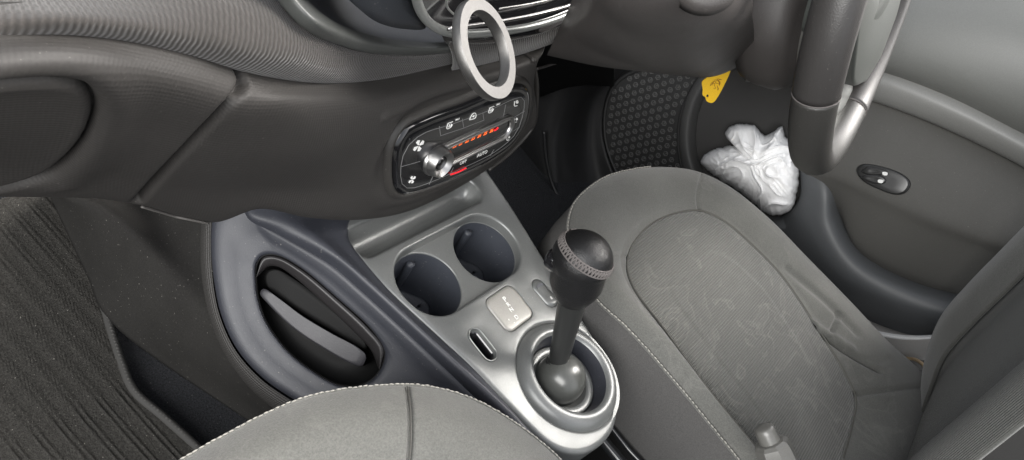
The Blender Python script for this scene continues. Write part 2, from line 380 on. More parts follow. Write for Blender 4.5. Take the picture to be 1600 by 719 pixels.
# ribs as real relief, running lengthways with a slight sway
GX = g[..., 0]; GY = g[..., 1]; s = GX + .10 * (GY - .3) + .0006 * np.sin(GY * 30)
ph = (s / .0215) % 1.0
g[..., 2] += .0018 * np.exp(-((ph - .30) / .06) ** 2) + .0016 * np.exp(-((ph - .58) / .06) ** 2) + .004
V = g.reshape(-1, 3)
o = mk('mat_pile', V, outward(V, grid_faces(60, 560), CP), MATM, mt); solid(o, .006)
ed = M('mat_edge_binding', (.033, .032, .030), .8, bump='fine', strength=.4)
tube('edge_binding', R_ + np.array([.003, 0, .004]), .0048, ed, mt, n=160, k=8)
stitches('edge_stitching', R_ + np.array([.003, 0, .0068]), M('mat_thread', (.05, .048, .045), .8), mt, .0045, .004, .0022)

# ================================================================ DASHBOARD
da = thing('dashboard', 'dark grey dashboard with woven textile pad, storage recess and glossy climate controls', 'dashboard', (0, .3, 0))
row0 = AY([(-60, 78, .25), (0, 71, .25), (100, 66, .25), (200, 74, .25), (300, 95, .25), (382, 119, .25), (450, 132, .25), (520, 137, .253), (600, 130, .268), (680, 112, .276), (760, 92, .282), (850, 66, .286)])
row1 = AY([(-60, 112, .240), (0, 106, .240), (100, 102, .240), (200, 112, .240), (295, 134, .240), (372, 156, .239), (440, 160, .237), (508, 168, .239), (598, 163, .250), (672, 149, .256), (762, 122, .261), (840, 98, .261)])
row2 = AY([(-60, 190, .25), (0, 185, .25), (90, 185, .25), (185, 195, .25), (265, 215, .25), (340, 225, .247), (410, 230, .243), (490, 232, .237), (585, 205, .241), (660, 180, .252), (760, 150, .258), (832, 130, .258)])
row3 = AY([(-60, 265, .275), (0, 258, .275), (90, 262, .275), (160, 268, .272), (235, 280, .268), (310, 292, .265), (400, 295, .260), (500, 295, .250), (590, 285, .236), (670, 262, .232), (770, 215, .240), (838, 160, .248)])
row4 = AY([(-60, 305, .30), (0, 305, .30), (80, 306, .30), (150, 308, .298), (215, 318, .295), (330, 346, .285), (400, 326, .268), (480, 340, .255), (560, 343, .245), (640, 328, .236), (760, 265, .232), (832, 200, .242)])
row5 = row4 + np.array([0, .05, .005]); row5[:, 2] -= .004
base = loft('lower_panel', [row0 + np.array([0, .02, .004]), row0, row1, row2, row3, row4, row5], 420, 170, DASH, da, .003)
B = bvh(base)
# the stack is cut back to seat the climate panel
pn = np.array([0, -.95, .312]); pn /= np.linalg.norm(pn); pp = np.array([0, .2415, .127])
Xa = np.array([1., 0, 0]); Ya = np.cross(Xa, pn); Ya = -Ya if Ya[2] < 0 else Ya
def P2(u, v): q = at(u, v, n=pn, p=pp) - pp; return np.array([q @ Xa, q @ Ya])
def W2(x, y, h=0): return pp + Xa * x + Ya * y + pn * h
out_px = [(612, 292), (608, 255), (612, 225), (628, 198), (665, 178), (720, 158), (770, 137), (805, 127), (822, 135), (825, 160), (818, 190), (798, 222), (765, 248), (705, 278), (650, 298), (625, 303)]
L2 = cr(np.array([P2(*p) for p in out_px]), 180, True); c2 = L2.mean(0)
Vb = wv(base); q = Vb - pp; X2 = np.stack([q @ Xa, q @ Ya], 1); hh = q @ pn
dd = np.full(len(Vb), 1e9)
for a, b in zip(L2, np.roll(L2, -1, 0)):
    d = b - a; t = np.clip(((X2 - a) @ d) / (d @ d + 1e-12), 0, 1); dd = np.minimum(dd, np.linalg.norm(X2 - a - t[:, None] * d, axis=1))
j = len(L2) - 1; ins_ = np.zeros(len(Vb), bool)
for i in range(len(L2)):
    c_ = ((L2[i][1] > X2[:, 1]) != (L2[j][1] > X2[:, 1])) & (X2[:, 0] < (L2[j][0] - L2[i][0]) * (X2[:, 1] - L2[i][1]) / (L2[j][1] - L2[i][1] + 1e-12) + L2[i][0]); ins_ ^= c_; j = i
sd_ = np.where(ins_, -dd, dd); k_ = np.clip(1 - (sd_ - .004) / .022, 0, 1); k_ = k_ * k_ * (3 - 2 * k_)
tgt = np.where(sd_ < .001, -.012, -.0015 ); ok_ = np.abs(hh) < .06
Vb = Vb + (pn[None] * ((tgt - hh) * k_ * ok_)[:, None]); base.data.vertices.foreach_set('co', Vb.ravel()); base.data.update()
# seam between glovebox side and centre stack, outline of the glovebox lid
seam = hit(B, pxl([(381, 126), (377, 142), (350, 172), (300, 225), (255, 272), (214, 317)], 70)); 
lid_px = [(-60, 135), (0, 126), (50, 122), (100, 123), (132, 131), (148, 150), (151, 175), (138, 212), (115, 243), (85, 268), (45, 286), (0, 298), (-60, 310)]
lid = hit(B, pxl(lid_px, 120))
carve(base, np.vstack([seam[:1] + [0, .012, .004], seam]), .0030, .0075); carve(base, lid, .0034, .0085)
carve(base, hit(B, pxl([(-60, 108), (0, 104), (60, 99), (120, 104), (162, 122), (178, 155), (168, 200), (140, 250), (100, 285)], 60)), .012, -.004)
carve(base, hit(B, pxl([(600, 184), (632, 170), (680, 150), (740, 130), (800, 112)], 50)), .004, -.0022)
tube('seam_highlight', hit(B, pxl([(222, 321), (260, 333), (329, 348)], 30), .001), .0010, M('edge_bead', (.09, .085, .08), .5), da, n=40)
# textile pad above
t0 = row0 + np.array([0, .004, .0])
T1 = AYd([(-60, 40, .255), (0, 36, .255), (100, 32, .25), (200, 40, .25), (310, 58, .25), (395, 80, .245), (460, 92, .243), (525, 108, .245), (600, 108, .25), (680, 98, .255), (760, 80, .262), (850, 56, .268)])
T2 = AYd([(-60, -5, .28), (0, -8, .28), (110, -10, .28), (220, -5, .275), (340, 10, .265), (425, 40, .255), (475, 65, .25), (535, 85, .25), (610, 95, .25), (690, 88, .254), (765, 68, .26), (850, 48, .268)])
T3 = AYd([(-60, -60, .33), (0, -60, .33), (120, -62, .33), (240, -60, .32), (370, -50, .30), (435, 5, .275), (475, 44, .258), (535, 73, .252), (605, 86, .25), (690, 84, .253), (768, 62, .259), (850, 42, .268)])
tex = loft('textile_pad', [t0 + np.array([0, .01, -.001]), t0, T1, T2, T3], 420, 90, TEXT, da, .003)
# right end of the textile strip under the media unit
st0 = AYd([(700, 104, .262), (760, 92, .262), (830, 72, .262), (885, 50, .262), (908, 34, .262)])
st1 = AYd([(700, 70, .248), (760, 66, .248), (830, 50, .248), (880, 34, .250), (904, 22, .254)])
loft('textile_strip', [st0 + np.array([0, .03, 0]), st0, (st0 + st1) / 2 + np.array([0, -.006, 0]), st1, st1 + np.array([0, .02, .004])], 120, 40, TEXT, da, .003)
# rim of the storage recess, smooth plastic
r0 = AYd([(415, -40, .275), (440, 0, .268), (474, 42, .256), (535, 72, .250), (605, 86, .248), (690, 84, .251), (750, 74, .255)])
r1 = AYd([(432, -40, .268), (456, -4, .262), (490, 32, .250), (545, 60, .244), (610, 74, .242), (690, 76, .246), (750, 66, .25)])
r2 = AYd([(450, -40, .285), (472, -10, .278), (505, 22, .265), (556, 48, .257), (620, 62, .254), (690, 66, .256), (750, 56, .26)])
loft('storage_rim', [r0 + np.array([0, .006, -.002]), r0, r1, r2], 160, 30, RIM, da, .003)
r3 = AYd([(490, -60, .34), (510, -30, .335), (545, -5, .325), (580, 15, .32), (630, 35, .31), (690, 50, .30), (750, 50, .30)])
r4 = AYd([(560, -60, .40), (570, -40, .40), (585, -20, .39), (610, 0, .38), (650, 15, .37), (690, 30, .36), (750, 30, .36)])
loft('storage_recess', [r2 + np.array([0, 0, -.002]), (r2 * .6 + r3 * .4) + np.array([0, 0, -.006]), r3, r4], 120, 40, REC, da, .003)
# media unit pod: dark body, satin rim, glossy face
PY = .246
face = np.array([(648, -40), (650, -10), (658, 18), (676, 40), (705, 52), (760, 52), (830, 42), (885, 24), (925, 2), (950, -40), (960, -90), (800, -130), (660, -110)], float)
fl = cr(np.array([at(a, b, y=PY) for a, b in face]), 160, True)
cen = fl.mean(0)
def scl(L, s, dy): Q = cen + (L - cen) * s; Q = Q.copy(); Q[:, 1] += dy; return Q
rings_mesh('media_unit', [scl(fl, .94, .06), scl(fl, 1.0, .05), scl(fl, 1.0, .004), scl(fl, .985, 0), scl(fl, .96, .002), scl(fl, .955, .004)], GLOSS, da)
tube('media_bezel', scl(fl, 1.0, .0005), .0034, SILV, da, closed=True, n=160, k=10)
bp = np.array([(535, -50), (545, -10), (562, 18), (590, 38), (630, 48), (668, 47), (655, 20), (646, -10), (644, -50), (600, -80)], float)
fb = cr(np.array([at(a, b, y=PY + .012) for a, b in bp]), 90, True)
cb = fb.mean(0)
rings_mesh('pod_body', [cb + (fb - cb) * 1.0 + np.array([0, .10, -.01]), cb + (fb - cb) * 1.0 + np.array([0, .01, 0]), cb + (fb - cb) * .94, cb + (fb - cb) * .5 + np.array([0, -.004, 0])], REC, da)
tube('chrome_strip', AY([(700, 45, PY - .006), (780, 34, PY - .006), (850, 20, PY - .006), (905, 2, PY - .006), (940, -20, PY - .006)]), .0016, CHROME, da, n=60)
tube('chrome_strip', AY([(780, 14, PY - .004), (830, 6, PY - .004), (880, -6, PY - .004)]), .0009, CHROME, da, n=60)
tube('chrome_strip', AY([(700, 60, PY + .012), (780, 56, PY + .012), (850, 42, PY + .012), (902, 22, PY + .012)]), .0009, CHROME, da, n=60)
tube('dial_ring', cr(AY([(700, -12, PY - .004), (698, 8, PY - .004), (712, 24, PY - .004), (735, 30, PY - .004)]), 30), .0008, SILV, da, n=40)
loft('lower_gloss_strip', [AY([(690, 55, PY + .002), (760, 54, PY + .002), (840, 40, PY + .002), (900, 18, PY + .002)]), AY([(694, 64, PY + .008), (760, 66, PY + .008), (845, 50, PY + .008), (905, 26, PY + .008)]),
     AY([(696, 70, PY + .02), (760, 71, PY + .02), (847, 54, PY + .02), (907, 29, PY + .02)])], 80, 16, GLOSS, da, .002)
# driver-side lower dashboard
k0 = AY([(905, -80, .23), (950, -80, .17), (1050, -80, .15), (1120, -80, .14), (1185, -80, .14)])
k1 = AY([(895, -5, .23), (960, 0, .155), (1050, 0, .135), (1125, -5, .125), (1176, 5, .13)])
k2 = AY([(870, 52, .24), (950, 60, .165), (1045, 70, .14), (1125, 68, .13), (1178, 50, .135)])
k3 = AY([(856, 84, .25), (945, 100, .185), (1045, 115, .158), (1125, 116, .150), (1176, 90, .150)])
k4 = AY([(858, 82, .28), (950, 96, .25), (1045, 108, .22), (1120, 108, .21), (1165, 85, .21)])
kp = loft('knee_panel', [k0, k1, k2, k3, k4], 140, 90, COLM, da, .004)
BK = bvh(kp)
lathe('ignition_bezel', [(.0, .002), (.012, .002), (.013, .006), (.019, .007), (.023, .003), (.024, -.006)], COLM, da, org=tuple(hit(BK, [(1104, -40)])[0]), axis=tuple((CP - hit(BK, [(1104, -40)])[0]) * np.array([.4, .4, 1])), n=48)
# surround edge right of the centre stack: side cheek going forward
c0 = AY([(832, 96, .262), (838, 130, .258), (838, 165, .25), (832, 200, .242), (800, 238, .236), (765, 266, .234)])
loft('stack_cheek', [c0, c0 + np.array([.004, .012, -.002]), c0 + np.array([.004, .10, -.01])], 60, 20, DASHP, da, .003)
tube('trim_bead', AY([(838, 108, .33), (870, 98, .33), (905, 88, .33)]), .0022, COLM, da, n=20)
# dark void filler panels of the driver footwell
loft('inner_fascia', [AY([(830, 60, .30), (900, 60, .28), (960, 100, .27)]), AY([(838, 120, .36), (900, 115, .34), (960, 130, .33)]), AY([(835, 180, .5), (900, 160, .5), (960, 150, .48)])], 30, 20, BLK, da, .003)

# ---------------- climate panel on its own plane
pn = np.array([0, -.95, .312]); pn /= np.linalg.norm(pn); pp = np.array([0, .2415, .127])
Xa = np.array([1., 0, 0]); Ya = np.cross(Xa, pn); Ya = -Ya if Ya[2] < 0 else Ya
def P2(u, v): q = at(u, v, n=pn, p=pp) - pp; return np.array([q @ Xa, q @ Ya])
def W2(x, y, h=0): return pp + Xa * x + Ya * y + pn * h
out_px = [(612, 292), (608, 255), (612, 225), (628, 198), (665, 178), (720, 158), (770, 137), (805, 127), (822, 135), (825, 160), (818, 190), (798, 222), (765, 248), (705, 278), (650, 298), (625, 303)]
L2 = cr(np.array([P2(*p) for p in out_px]), 180, True); c2 = L2.mean(0)
def ring2(s, h, shrink=0): 
    Q = offset2(L2, -s); return np.array([W2(q[0], q[1], h) for q in Q])
# rounded frame that blends with the stack, then the glossy plate
rings_mesh('climate_frame', [ring2(-.008, -.012), ring2(-.006, -.002), ring2(-.003, .003), ring2(0, .0035), ring2(.0015, .0015), ring2(.002, -.002)], DASHP, da, cap=False, thick=.002)
cp = rings_mesh('climate_panel', [ring2(-.001, -.002), ring2(.001, .002), ring2(.003, .0045), ring2(.007, .0055), ring2(.0085, .0048), ring2(.0095, .0050), ring2(.02, .0052)], GLOSS, da)
H = .0052
def quad_line(name, pts, r=.00035, mat=None, closed=False, h=H): return tube(name, [W2(*P2(*p), h) for p in pts], r, mat, cp, closed=closed, n=40, k=6)
GL = M('button_gap', (.16, .16, .16), .5)
inner = [(622, 283), (620, 255), (628, 228), (650, 207), (700, 190), (760, 168), (800, 150), (812, 150), (812, 172), (800, 205), (770, 232), (710, 262), (655, 285), (632, 290)]
quad_line('button_gap', inner, .0003, GL, True)
for a, b in [((680, 193), (682, 208)), ((716, 182), (718, 195)), ((748, 172), (750, 184)), ((784, 160), (780, 180)), ((621, 256), (650, 248)), ((664, 285), (672, 268)), ((697, 270), (702, 258)), ((760, 240), (766, 230)), ((797, 180), (814, 170)), ((790, 205), (806, 195)), ((682, 208), (716, 197)), ((716, 197), (750, 184))]:
    quad_line('button_gap', [a, ((a[0] + b[0]) / 2, (a[1] + b[1]) / 2), b], .0003, GL)
def plabel(txt, px, size, mat, name='print', ang=None, parent=None, plane=None, h=H + .0006, shear=.0, off=0):
    cu = bpy.data.curves.new('t', 'FONT'); cu.body = txt; cu.size = size; cu.align_x = 'CENTER'; cu.align_y = 'CENTER'; cu.extrude = .00015; cu.shear = shear; cu.offset = off
    o = bpy.data.objects.new('t', cu); COL.objects.link(o); bpy.context.view_layer.update()
    me = bpy.data.meshes.new_from_object(o.evaluated_get(bpy.context.evaluated_depsgraph_get())); bpy.data.objects.remove(o)
    V = np.zeros(len(me.vertices) * 3); me.vertices.foreach_get('co', V); V = V.reshape(-1, 3); F = [tuple(p.vertices) for p in me.polygons]; bpy.data.meshes.remove(me)
    org, ex, ey, en = plane
    Wd = org + V[:, :1] * ex + V[:, 1:2] * ey + (V[:, 2:3] + h) * en
    return mk(name, Wd, F, mat, parent, smooth=False)
def cpl(px, dx=0): q = P2(*px); return (W2(q[0] + dx, q[1]), Xa, Ya, pn)
plabel('A/C', None, .0060, WHT, parent=cp, plane=cpl((684, 265)))
plabel('OFF', None, .0060, WHT, parent=cp, plane=cpl((717, 249)))
plabel('AUTO', None, .0058, WHT, parent=cp, plane=cpl((747, 236)))
def fan(px, s):
    c = P2(*px); V = []; F = []
    for k in range(4):
        a0 = k * PI / 2 + .3; b = len(V)
        for (r, da_) in ((.15, -.3), (.9, -.35), (1.1, .1), (.95, .5), (.5, .55), (.2, .6)):
            V.append(W2(c[0] + s * r * math.cos(a0 + da_), c[1] + s * r * math.sin(a0 + da_), H + .0008))
        F.append(tuple(range(b, b + 6)))
    o = mk('fan_symbol', V, F, WHT, cp, smooth=False); solid(o, .0004)
fan((647, 223), .0062); fan((637, 276), .0042)
def icon(kind, px, s=.006):
    c = P2(*px); W = lambda x, y: W2(c[0] + x * s, c[1] + y * s, H + .0006)
    V = []
    def ln(pts): tube('symbol', [W(*p) for p in pts], .00045, WHT, cp, n=24, k=5)
    if kind == 'demist': ln([(-.9, .6), (.4, .6)]); ln([(-.9, .6), (-.9, -.5), (.1, -.5), (.5, 0)]); ln([(-.5, .3), (-.3, 0), (-.5, -.3)]); ln([(0, .3), (.2, 0), (0, -.3)]); plabel('MAX', None, .0026, WHT, parent=cp, plane=(W2(c[0] + .0085, c[1] + .0035), Xa, Ya, pn))
    if kind == 'car': ln([(-.9, -.5), (.9, -.5), (.9, .1), (.4, .7), (-.3, .7), (-.8, 0), (-.9, -.5)]); ln([(-.2, 0), (.3, .25), (.2, -.2)])
    if kind == 'seat': ln([(-.6, .8), (-.3, -.3), (.7, -.5)]); ln([(.2, .8), (.6, .5), (.2, .3), (0, .6), (.2, .8)]); ln([(.3, .1), (.8, .2)])
icon('demist', (697, 191), .0050); icon('car', (732, 178), .0048); icon('demist', (762, 167), .0050)
icon('seat', (799, 159), .0050); icon('seat', (799, 185), .0040); icon('seat', (787, 213), .0040)
# slider: chrome stadium, dark display, numbers
A_, B_ = P2(672, 247), P2(781, 196)
def stad(r, h, n=80):
    d = (B_ - A_); Ld = np.linalg.norm(d); d /= Ld; e = np.array([-d[1], d[0]]); P = []
    for k in range(n // 2): a = -PI / 2 + PI * k / (n // 2 - 1); P.append(B_ + r * (d * math.cos(a) + e * math.sin(a)))
    for k in range(n // 2): a = PI / 2 + PI * k / (n // 2 - 1); P.append(A_ + r * (d * math.cos(a) + e * math.sin(a)))
    return np.array([W2(p[0], p[1], h) for p in P])
rings_mesh('slider_frame', [stad(.0150, .004), stad(.0145, .0080), stad(.0130, .0092), stad(.0115, .0080), stad(.0108, .0070), stad(.0102, .0085), stad(.0092, .0085), stad(.0088, .0055)], CHROME, cp, cap=False)
rings_mesh('slider_display', [stad(.0090, .0058), stad(.004, .0060)], GLOSS, cp)
for k, n_ in enumerate(['20', '21', '22', '23', '24', '25', '26']):
    px = (702 + k * 9.6, 223 - k * 3.9)
    plabel(n_, None, .0052, ORG, 'temperature_number', parent=cp, plane=(W2(*P2(*px)), Xa, Ya, pn), h=.0070, shear=.2, off=.0001)
tube('temperature_mark', [W2(*P2(764, 199), .007), W2(*P2(768, 197), .007), W2(*P2(770, 194), .007)], .0008, RED, cp, n=12)
tube('temperature_scale', [W2(*P2(696, 217), .0062), W2(*P2(730, 203), .0062), W2(*P2(772, 185), .0062)], .0003, GL, cp, n=20)
tube('red_indicator', [W2(*P2(697, 268), .0062), W2(*P2(709, 264), .0062), W2(*P2(721, 258), .0062)], .0008, RED, cp, n=14)
kc = P2(680, 241)
lathe('slider_knob', [(.0150, 0), (.0156, .003), (.0150, .007), (.0132, .0125), (.0124, .0128), (.0078, .0085), (.0074, .0078), (0, .0078)], CHROME, cp, org=tuple(W2(*(P2(674, 245)), .004)), axis=tuple(pn), n=48, autos=35)
lathe('knob_window', [(.0070, 0), (.0070, .0012), (0, .0014)], GLOSS, cp, org=tuple(W2(*(P2(674, 245)), .0120)), axis=tuple(pn), n=32)

# ================================================================ CENTRE CONSOLE
co_ = thing('centre_console', 'grey moulded centre console with two cup holders, coin tray and side pocket', 'console', (0, .08, 0))
zf = lambda x, y: .06 * max(y, 0) - .03 * min(y + .02, 0) * 0
GC = (.018, .006)
outer = np.array([(.128, .29), (.124, .25), (.117, .194), (.103, .12), (.0905, .047), (.083, .01), (.070, -.022), (.050, -.048), (.022, -.064), (-.010, -.066), (-.038, -.056), (-.057, -.034), (-.066, .017), (-.073, .07), (-.083, .12), (-.093, .167), (-.101, .213), (-.105, .245), (-.108, .29)])
outer = cr(outer, 240, True)
holes = {}
holes['pocket'] = rrect(.001, .1655, .0850, .0400, .0385)
holes['tray'] = rrect(-.004, .233, .094, .0175, .0150)
holes['plate'] = rrect(.0125, .097, .0235, .0215, .010)
holes['slot'] = rrect(-.0455, .083, .0080, .0185, .0079)
holes['toggle'] = rrect(.067, .088, .0095, .0185, .0094)
th = np.linspace(0, 2 * PI, 96, endpoint=False); holes['gate'] = np.stack([GC[0] + .060 * np.cos(th), GC[1] + .060 * np.sin(th)], 1)
FIL = dict(pocket=.003, tray=.004, plate=.0012, slot=.0020, toggle=.0010, gate=.004)
def fillet(r, k=6): return [(r - r * math.sin(a), -(r - r * math.cos(a))) for a in np.linspace(0, PI / 2, k)]  # offset outward, dz
def hole_rings(P, r, depth, taper=0, zf=zf, base=None):
    R = []
    for d, dz in fillet(r): Q = offset2(P, d); R.append(np.array([(x, y, zf(x, y) + dz) for x, y in Q]))
    if depth > r:
        for s in np.linspace(.15, 1, 5): Q = offset2(P, -taper * s); R.append(np.array([(x, y, zf(x, y) - r - (depth - r) * s) for x, y in Q]))
    return R
fo = .006
topo = offset2(outer, -fo)
Vd, Fd = fill_holes(topo, [offset2(P, FIL[k]) for k, P in holes.items()], zf)
Vd = [tuple(v) for v in Vd]
def add_rings(V, F, R):
    n = len(R[0])
    b = len(V); [V.append(tuple(p)) for L in R for p in L]
    F += [tuple(b + i for i in f) for f in grid_faces(n, len(R), True)]
Ro = [np.array([(x, y, zf(x, y) - fo + fo * math.cos(a)) for x, y in offset2(outer, -fo + fo * math.sin(a))]) for a in np.linspace(0, PI / 2, 7)]
Ro += [np.array([(x, y, -.05 - .2 * s) for x, y in offset2(outer, .004 * s)]) for s in (0, 1)]
add_rings(Vd, Fd, Ro)
DEP = dict(pocket=.012, tray=.004, plate=.003, slot=.0045, toggle=.004, gate=.008)
for k, P in holes.items(): add_rings(Vd, Fd, hole_rings(P, FIL[k], DEP[k], .001))
bm = bmesh.new(); me = bpy.data.meshes.new('tmp'); me.from_pydata(Vd, [], Fd); bm.from_mesh(me)
bmesh.ops.remove_doubles(bm, verts=bm.verts, dist=.00002); bmesh.ops.recalc_face_normals(bm, faces=bm.faces)
bm.to_mesh(me); bm.free(); V = [tuple(v.co) for v in me.vertices]; F = [tuple(p.vertices) for p in me.polygons]
F2 = F
up = sum(1 for p in me.polygons if p.normal.z > .9) ; dn = sum(1 for p in me.polygons if p.normal.z < -.9)
if dn > up: F2 = [tuple(reversed(f)) for f in F]
deck = mk('deck', V, F2, DECK, co_, autos=50)
# cup holder block: saddle plate, two wells
zs = lambda x, y: zf(x, y) - .0085
cups = [(-.0455, .1655), (.0475, .1655)]; CRd = .0385
ci = [np.stack([c[0] + CRd * np.cos(th), c[1] + CRd * np.sin(th)], 1) for c in cups]
def zsad(x, y): return zf(x, y) - .012
Vs, Fs = fill_holes(offset2(holes['pocket'], .002), [offset2(c, .0016) for c in ci], zsad)
Vs = list(Vs)
for c, P in zip(cups, ci):
    R = []
    for d, dz in fillet(.0016): Q = offset2(P, d); R.append(np.array([(x, y, zsad(x, y) + dz) for x, y in Q]))
    for s in np.linspace(.1, 1, 6): Q = offset2(P, -.004 * s); R.append(np.array([(x, y, zsad(x, y) - .0016 - .060 * s) for x, y in Q]))
    R.append(np.array([(x, y, zsad(x, y) - .066) for x, y in offset2(P, -.008)])); R.append(np.array([(x, y, zsad(x, y) - .066) for x, y in offset2(P, -.034)]))
    add_rings(Vs, Fs, R)
me2 = bpy.data.meshes.new('tmp'); me2.from_pydata(Vs, [], Fs); bm = bmesh.new(); bm.from_mesh(me2); bmesh.ops.remove_doubles(bm, verts=bm.verts, dist=.00002)
bmesh.ops.recalc_face_normals(bm, faces=bm.faces); bm.to_mesh(me2); bm.free()
F_ = [tuple(p.vertices) for p in me2.polygons]
if sum(1 if p.normal.z > .9 else (-1 if p.normal.z < -.9 else 0) for p in me2.polygons) < 0: F_ = [tuple(reversed(f)) for f in F_]
ch = mk('cup_holder', [tuple(v.co) for v in me2.vertices], F_, PIT, co_, autos=40)
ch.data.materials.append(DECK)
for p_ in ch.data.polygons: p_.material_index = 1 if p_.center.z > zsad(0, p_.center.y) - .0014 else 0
for c in cups:
    for a in (60, 200):   # grip ribs and raised wavy foot inside each well
        a = math.radians(a + 12); x, y = c[0] + .0345 * math.cos(a), c[1] + .0345 * math.sin(a)
        tube('grip_rib', [(x, y, -.012), (x * .98 + c[0] * .02, y * .98 + c[1] * .02, -.03), (x * .97 + c[0] * .03, y * .97 + c[1] * .03, -.066)], .0045, PIT, ch, n=14, k=12)
    wav = np.array([(c[0] + (.0285 + .0016 * math.cos(5 * t)) * math.cos(t), c[1] + (.0285 + .0016 * math.cos(5 * t)) * math.sin(t)) for t in th])
    rings_mesh('cup_floor', [np.array([(x, y, -.070) for x, y in wav]), np.array([(x, y, -.060) for x, y in wav]), np.array([(x, y, -.0585) for x, y in offset2(wav, -.0015)]), np.array([(x, y, -.0595) for x, y in offset2(wav, -.003)]), np.array([(x, y, -.0595) for x, y in offset2(wav, -.02)])], PIT, ch)
# tray groove: half pipe
P = holes['tray']; R = []
tc_ = np.array([-.004, .233])
for s, dz in ((0, -.004), (.06, -.010), (.2, -.0165), (.45, -.0215), (.7, -.023), (.97, -.0235)):
    Q = P.copy(); Q[:, 1] = tc_[1] + (Q[:, 1] - tc_[1]) * (1 - s); Q[:, 0] = tc_[0] + np.sign(Q[:, 0] - tc_[0]) * np.maximum(0, np.abs(Q[:, 0] - tc_[0]) - .0150 * s)
    R.append(np.array([(x, y, zf(x, y) + dz) for x, y in Q]))
rings_mesh('coin_tray', R, DECK, co_)
# groove bead round tray and left edge
# plate with selector letters
PLM = M('selector_plate', (.30, .29, .27), .35, metal=.2, spec=.6, var=.04)
P = holes['plate']
sp = rings_mesh('selector_plate', [np.array([(x, y, zf(x, y) + h_) for x, y in offset2(P, -d)]) for d, h_ in ((.0006, -.003), (.0006, .0), (.0015, .0009), (.004, .0012), (.007, .0013))], PLM, co_)
e1 = np.array([1., 0, .0]); e2 = np.array([0, 1, .06]); e2 /= np.linalg.norm(e2); e3 = np.cross(e1, e2)
for t_, px, s_ in (('P', (789, 468), .0082), ('R', (794, 476), .0066), ('N', (799, 484), .0066), ('D', (807, 496), .0066), ('+', (795, 500), .0040), ('-', (803, 504), .0040)):
    q = at(px[0], px[1], n=(0, -.06, 1), p=(0, 0, .0016)); plabel(t_, None, s_, WHT, 'gear_letter', parent=sp, plane=(q, e1, e2, e3), h=.0002, off=.0002)
# card slot and toggle
P = holes['slot']
rings_mesh('slot_well', [np.array([(x, y, zf(x, y) + h_) for x, y in offset2(P, -d)]) for d, h_ in ((0, -.004), (.003, -.006), (.0035, -.02), (.006, -.022))], GLOSS, co_)
tube('slot_rim', [(x, y, zf(x, y) + .0003) for x, y in offset2(P, .0002)][::4], .0007, SILV, co_, closed=True, n=80, k=6)
P = holes['toggle']
tg = rings_mesh('toggle_switch', [np.array([(x, y, zf(x, y) + h_ + (.0035 * max(0, (.088 - y) / .02) if i_ > 1 else 0)) for x, y in offset2(P, -d)]) for i_, (d, h_) in enumerate(((.0004, -.005), (.0004, -.001), (.002, .0005), (.0055, .0008)))], DECK, co_)
rings_mesh('toggle_dish', [np.array([(.067 + (x - .067) * s_, .095 + (y - .088) * s_ * .45, zf(x, y) + .0006 + h_) for x, y in P]) for s_, h_ in ((.62, .0008), (.5, .0004), (.2, .0002))], PIT, tg)
plabel('8', None, .005, WHT, 'lock_symbol', parent=tg, plane=(np.array([.067, .079, zf(0, .079) + .0034]), e1, e2, e3), h=.0)
# gate bezel and boot
gx, gy = GC
lathe('gate_bezel', [(.0620, -.004), (.0600, .0005), (.0560, .006), (.0520, .0085), (.0480, .0090), (.0455, .0080), (.0435, .0055)], M('gate_silver', (.155, .16, .157), .36, metal=.32, spec=.8, var=.04), co_, org=(gx, gy, 0), n=96, cap=False)
lathe('gate_wall', [(.0435, .0055), (.0420, .0010), (.0405, -.006), (.0395, -.013), (.0385, -.017)], SIDE, co_, org=(gx, gy, 0), n=96, cap=False)
lathe('gate_liner', [(.0395, -.0125), (.0375, -.0110), (.0320, -.0112), (.0290, -.0135), (.0285, -.020), (0, -.021)], MATS['gate_silver'], co_, org=(gx, gy, 0), n=64)
# side panel with pocket
A = at(390, 330, z=.0); Bq = at(780, 640, z=0); D = at(430, 600, z=-.09)
sn_ = np.cross(Bq - A, D - A); sn_ /= np.linalg.norm(sn_); sn_ = sn_ if sn_[2] > 0 else -sn_
SP = lambda L, h=0: np.array([at(a, b, n=sn_, p=A + sn_ * h) for a, b in L])
s0 = [(560, 330), (546, 350), (545, 372), (572, 412), (620, 467), (680, 522), (740, 577), (800, 642), (850, 698), (880, 735)]
S0 = np.array([at(a, b, n=(0, -.06, 1), p=(0, 0, -.001)) for a, b in s0])
s1 = [(433, 322), (455, 340), (490, 366), (540, 408), (590, 452), (640, 498), (700, 553), (765, 612), (820, 668), (850, 720)]
S1 = np.array([at(a, b, n=(0, -.06, 1), p=(0, 0, .007)) for a, b in s1])
s2 = [(382, 320), (392, 338), (438, 361), (518, 408), (565, 448), (615, 494), (680, 555), (745, 617), (795, 668), (820, 720)]
S2 = np.array([at(a, b, n=(0, -.06, 1), p=(0, 0, -.002)) for a, b in s2])
S01 = np.array([at(a, b, n=(0, -.06, 1), p=(0, 0, .003)) for a, b in [(500, 326), (508, 348), (520, 372), (558, 412), (607, 460), (662, 512), (722, 567), (785, 630), (838, 688), (870, 730)]])
loft('console_shoulder', [S0 - np.array([0, 0, .01]), S0, S01, S1, (S1 + S2) / 2 + np.array([-.001, 0, .002]), S2, S2 - np.array([0, 0, .006])], 140, 40, SIDE, co_, 0)
cpx = (505, 495)
out_s = [(379, 318), (360, 316), (343, 323), (333, 340), (330, 385), (334, 435), (345, 490), (370, 545), (410, 590), (465, 628), (530, 668), (620, 740), (740, 740), (800, 722), (797, 672), (745, 620), (680, 558), (615, 497), (565, 451), (518, 411), (438, 364), (400, 342)]
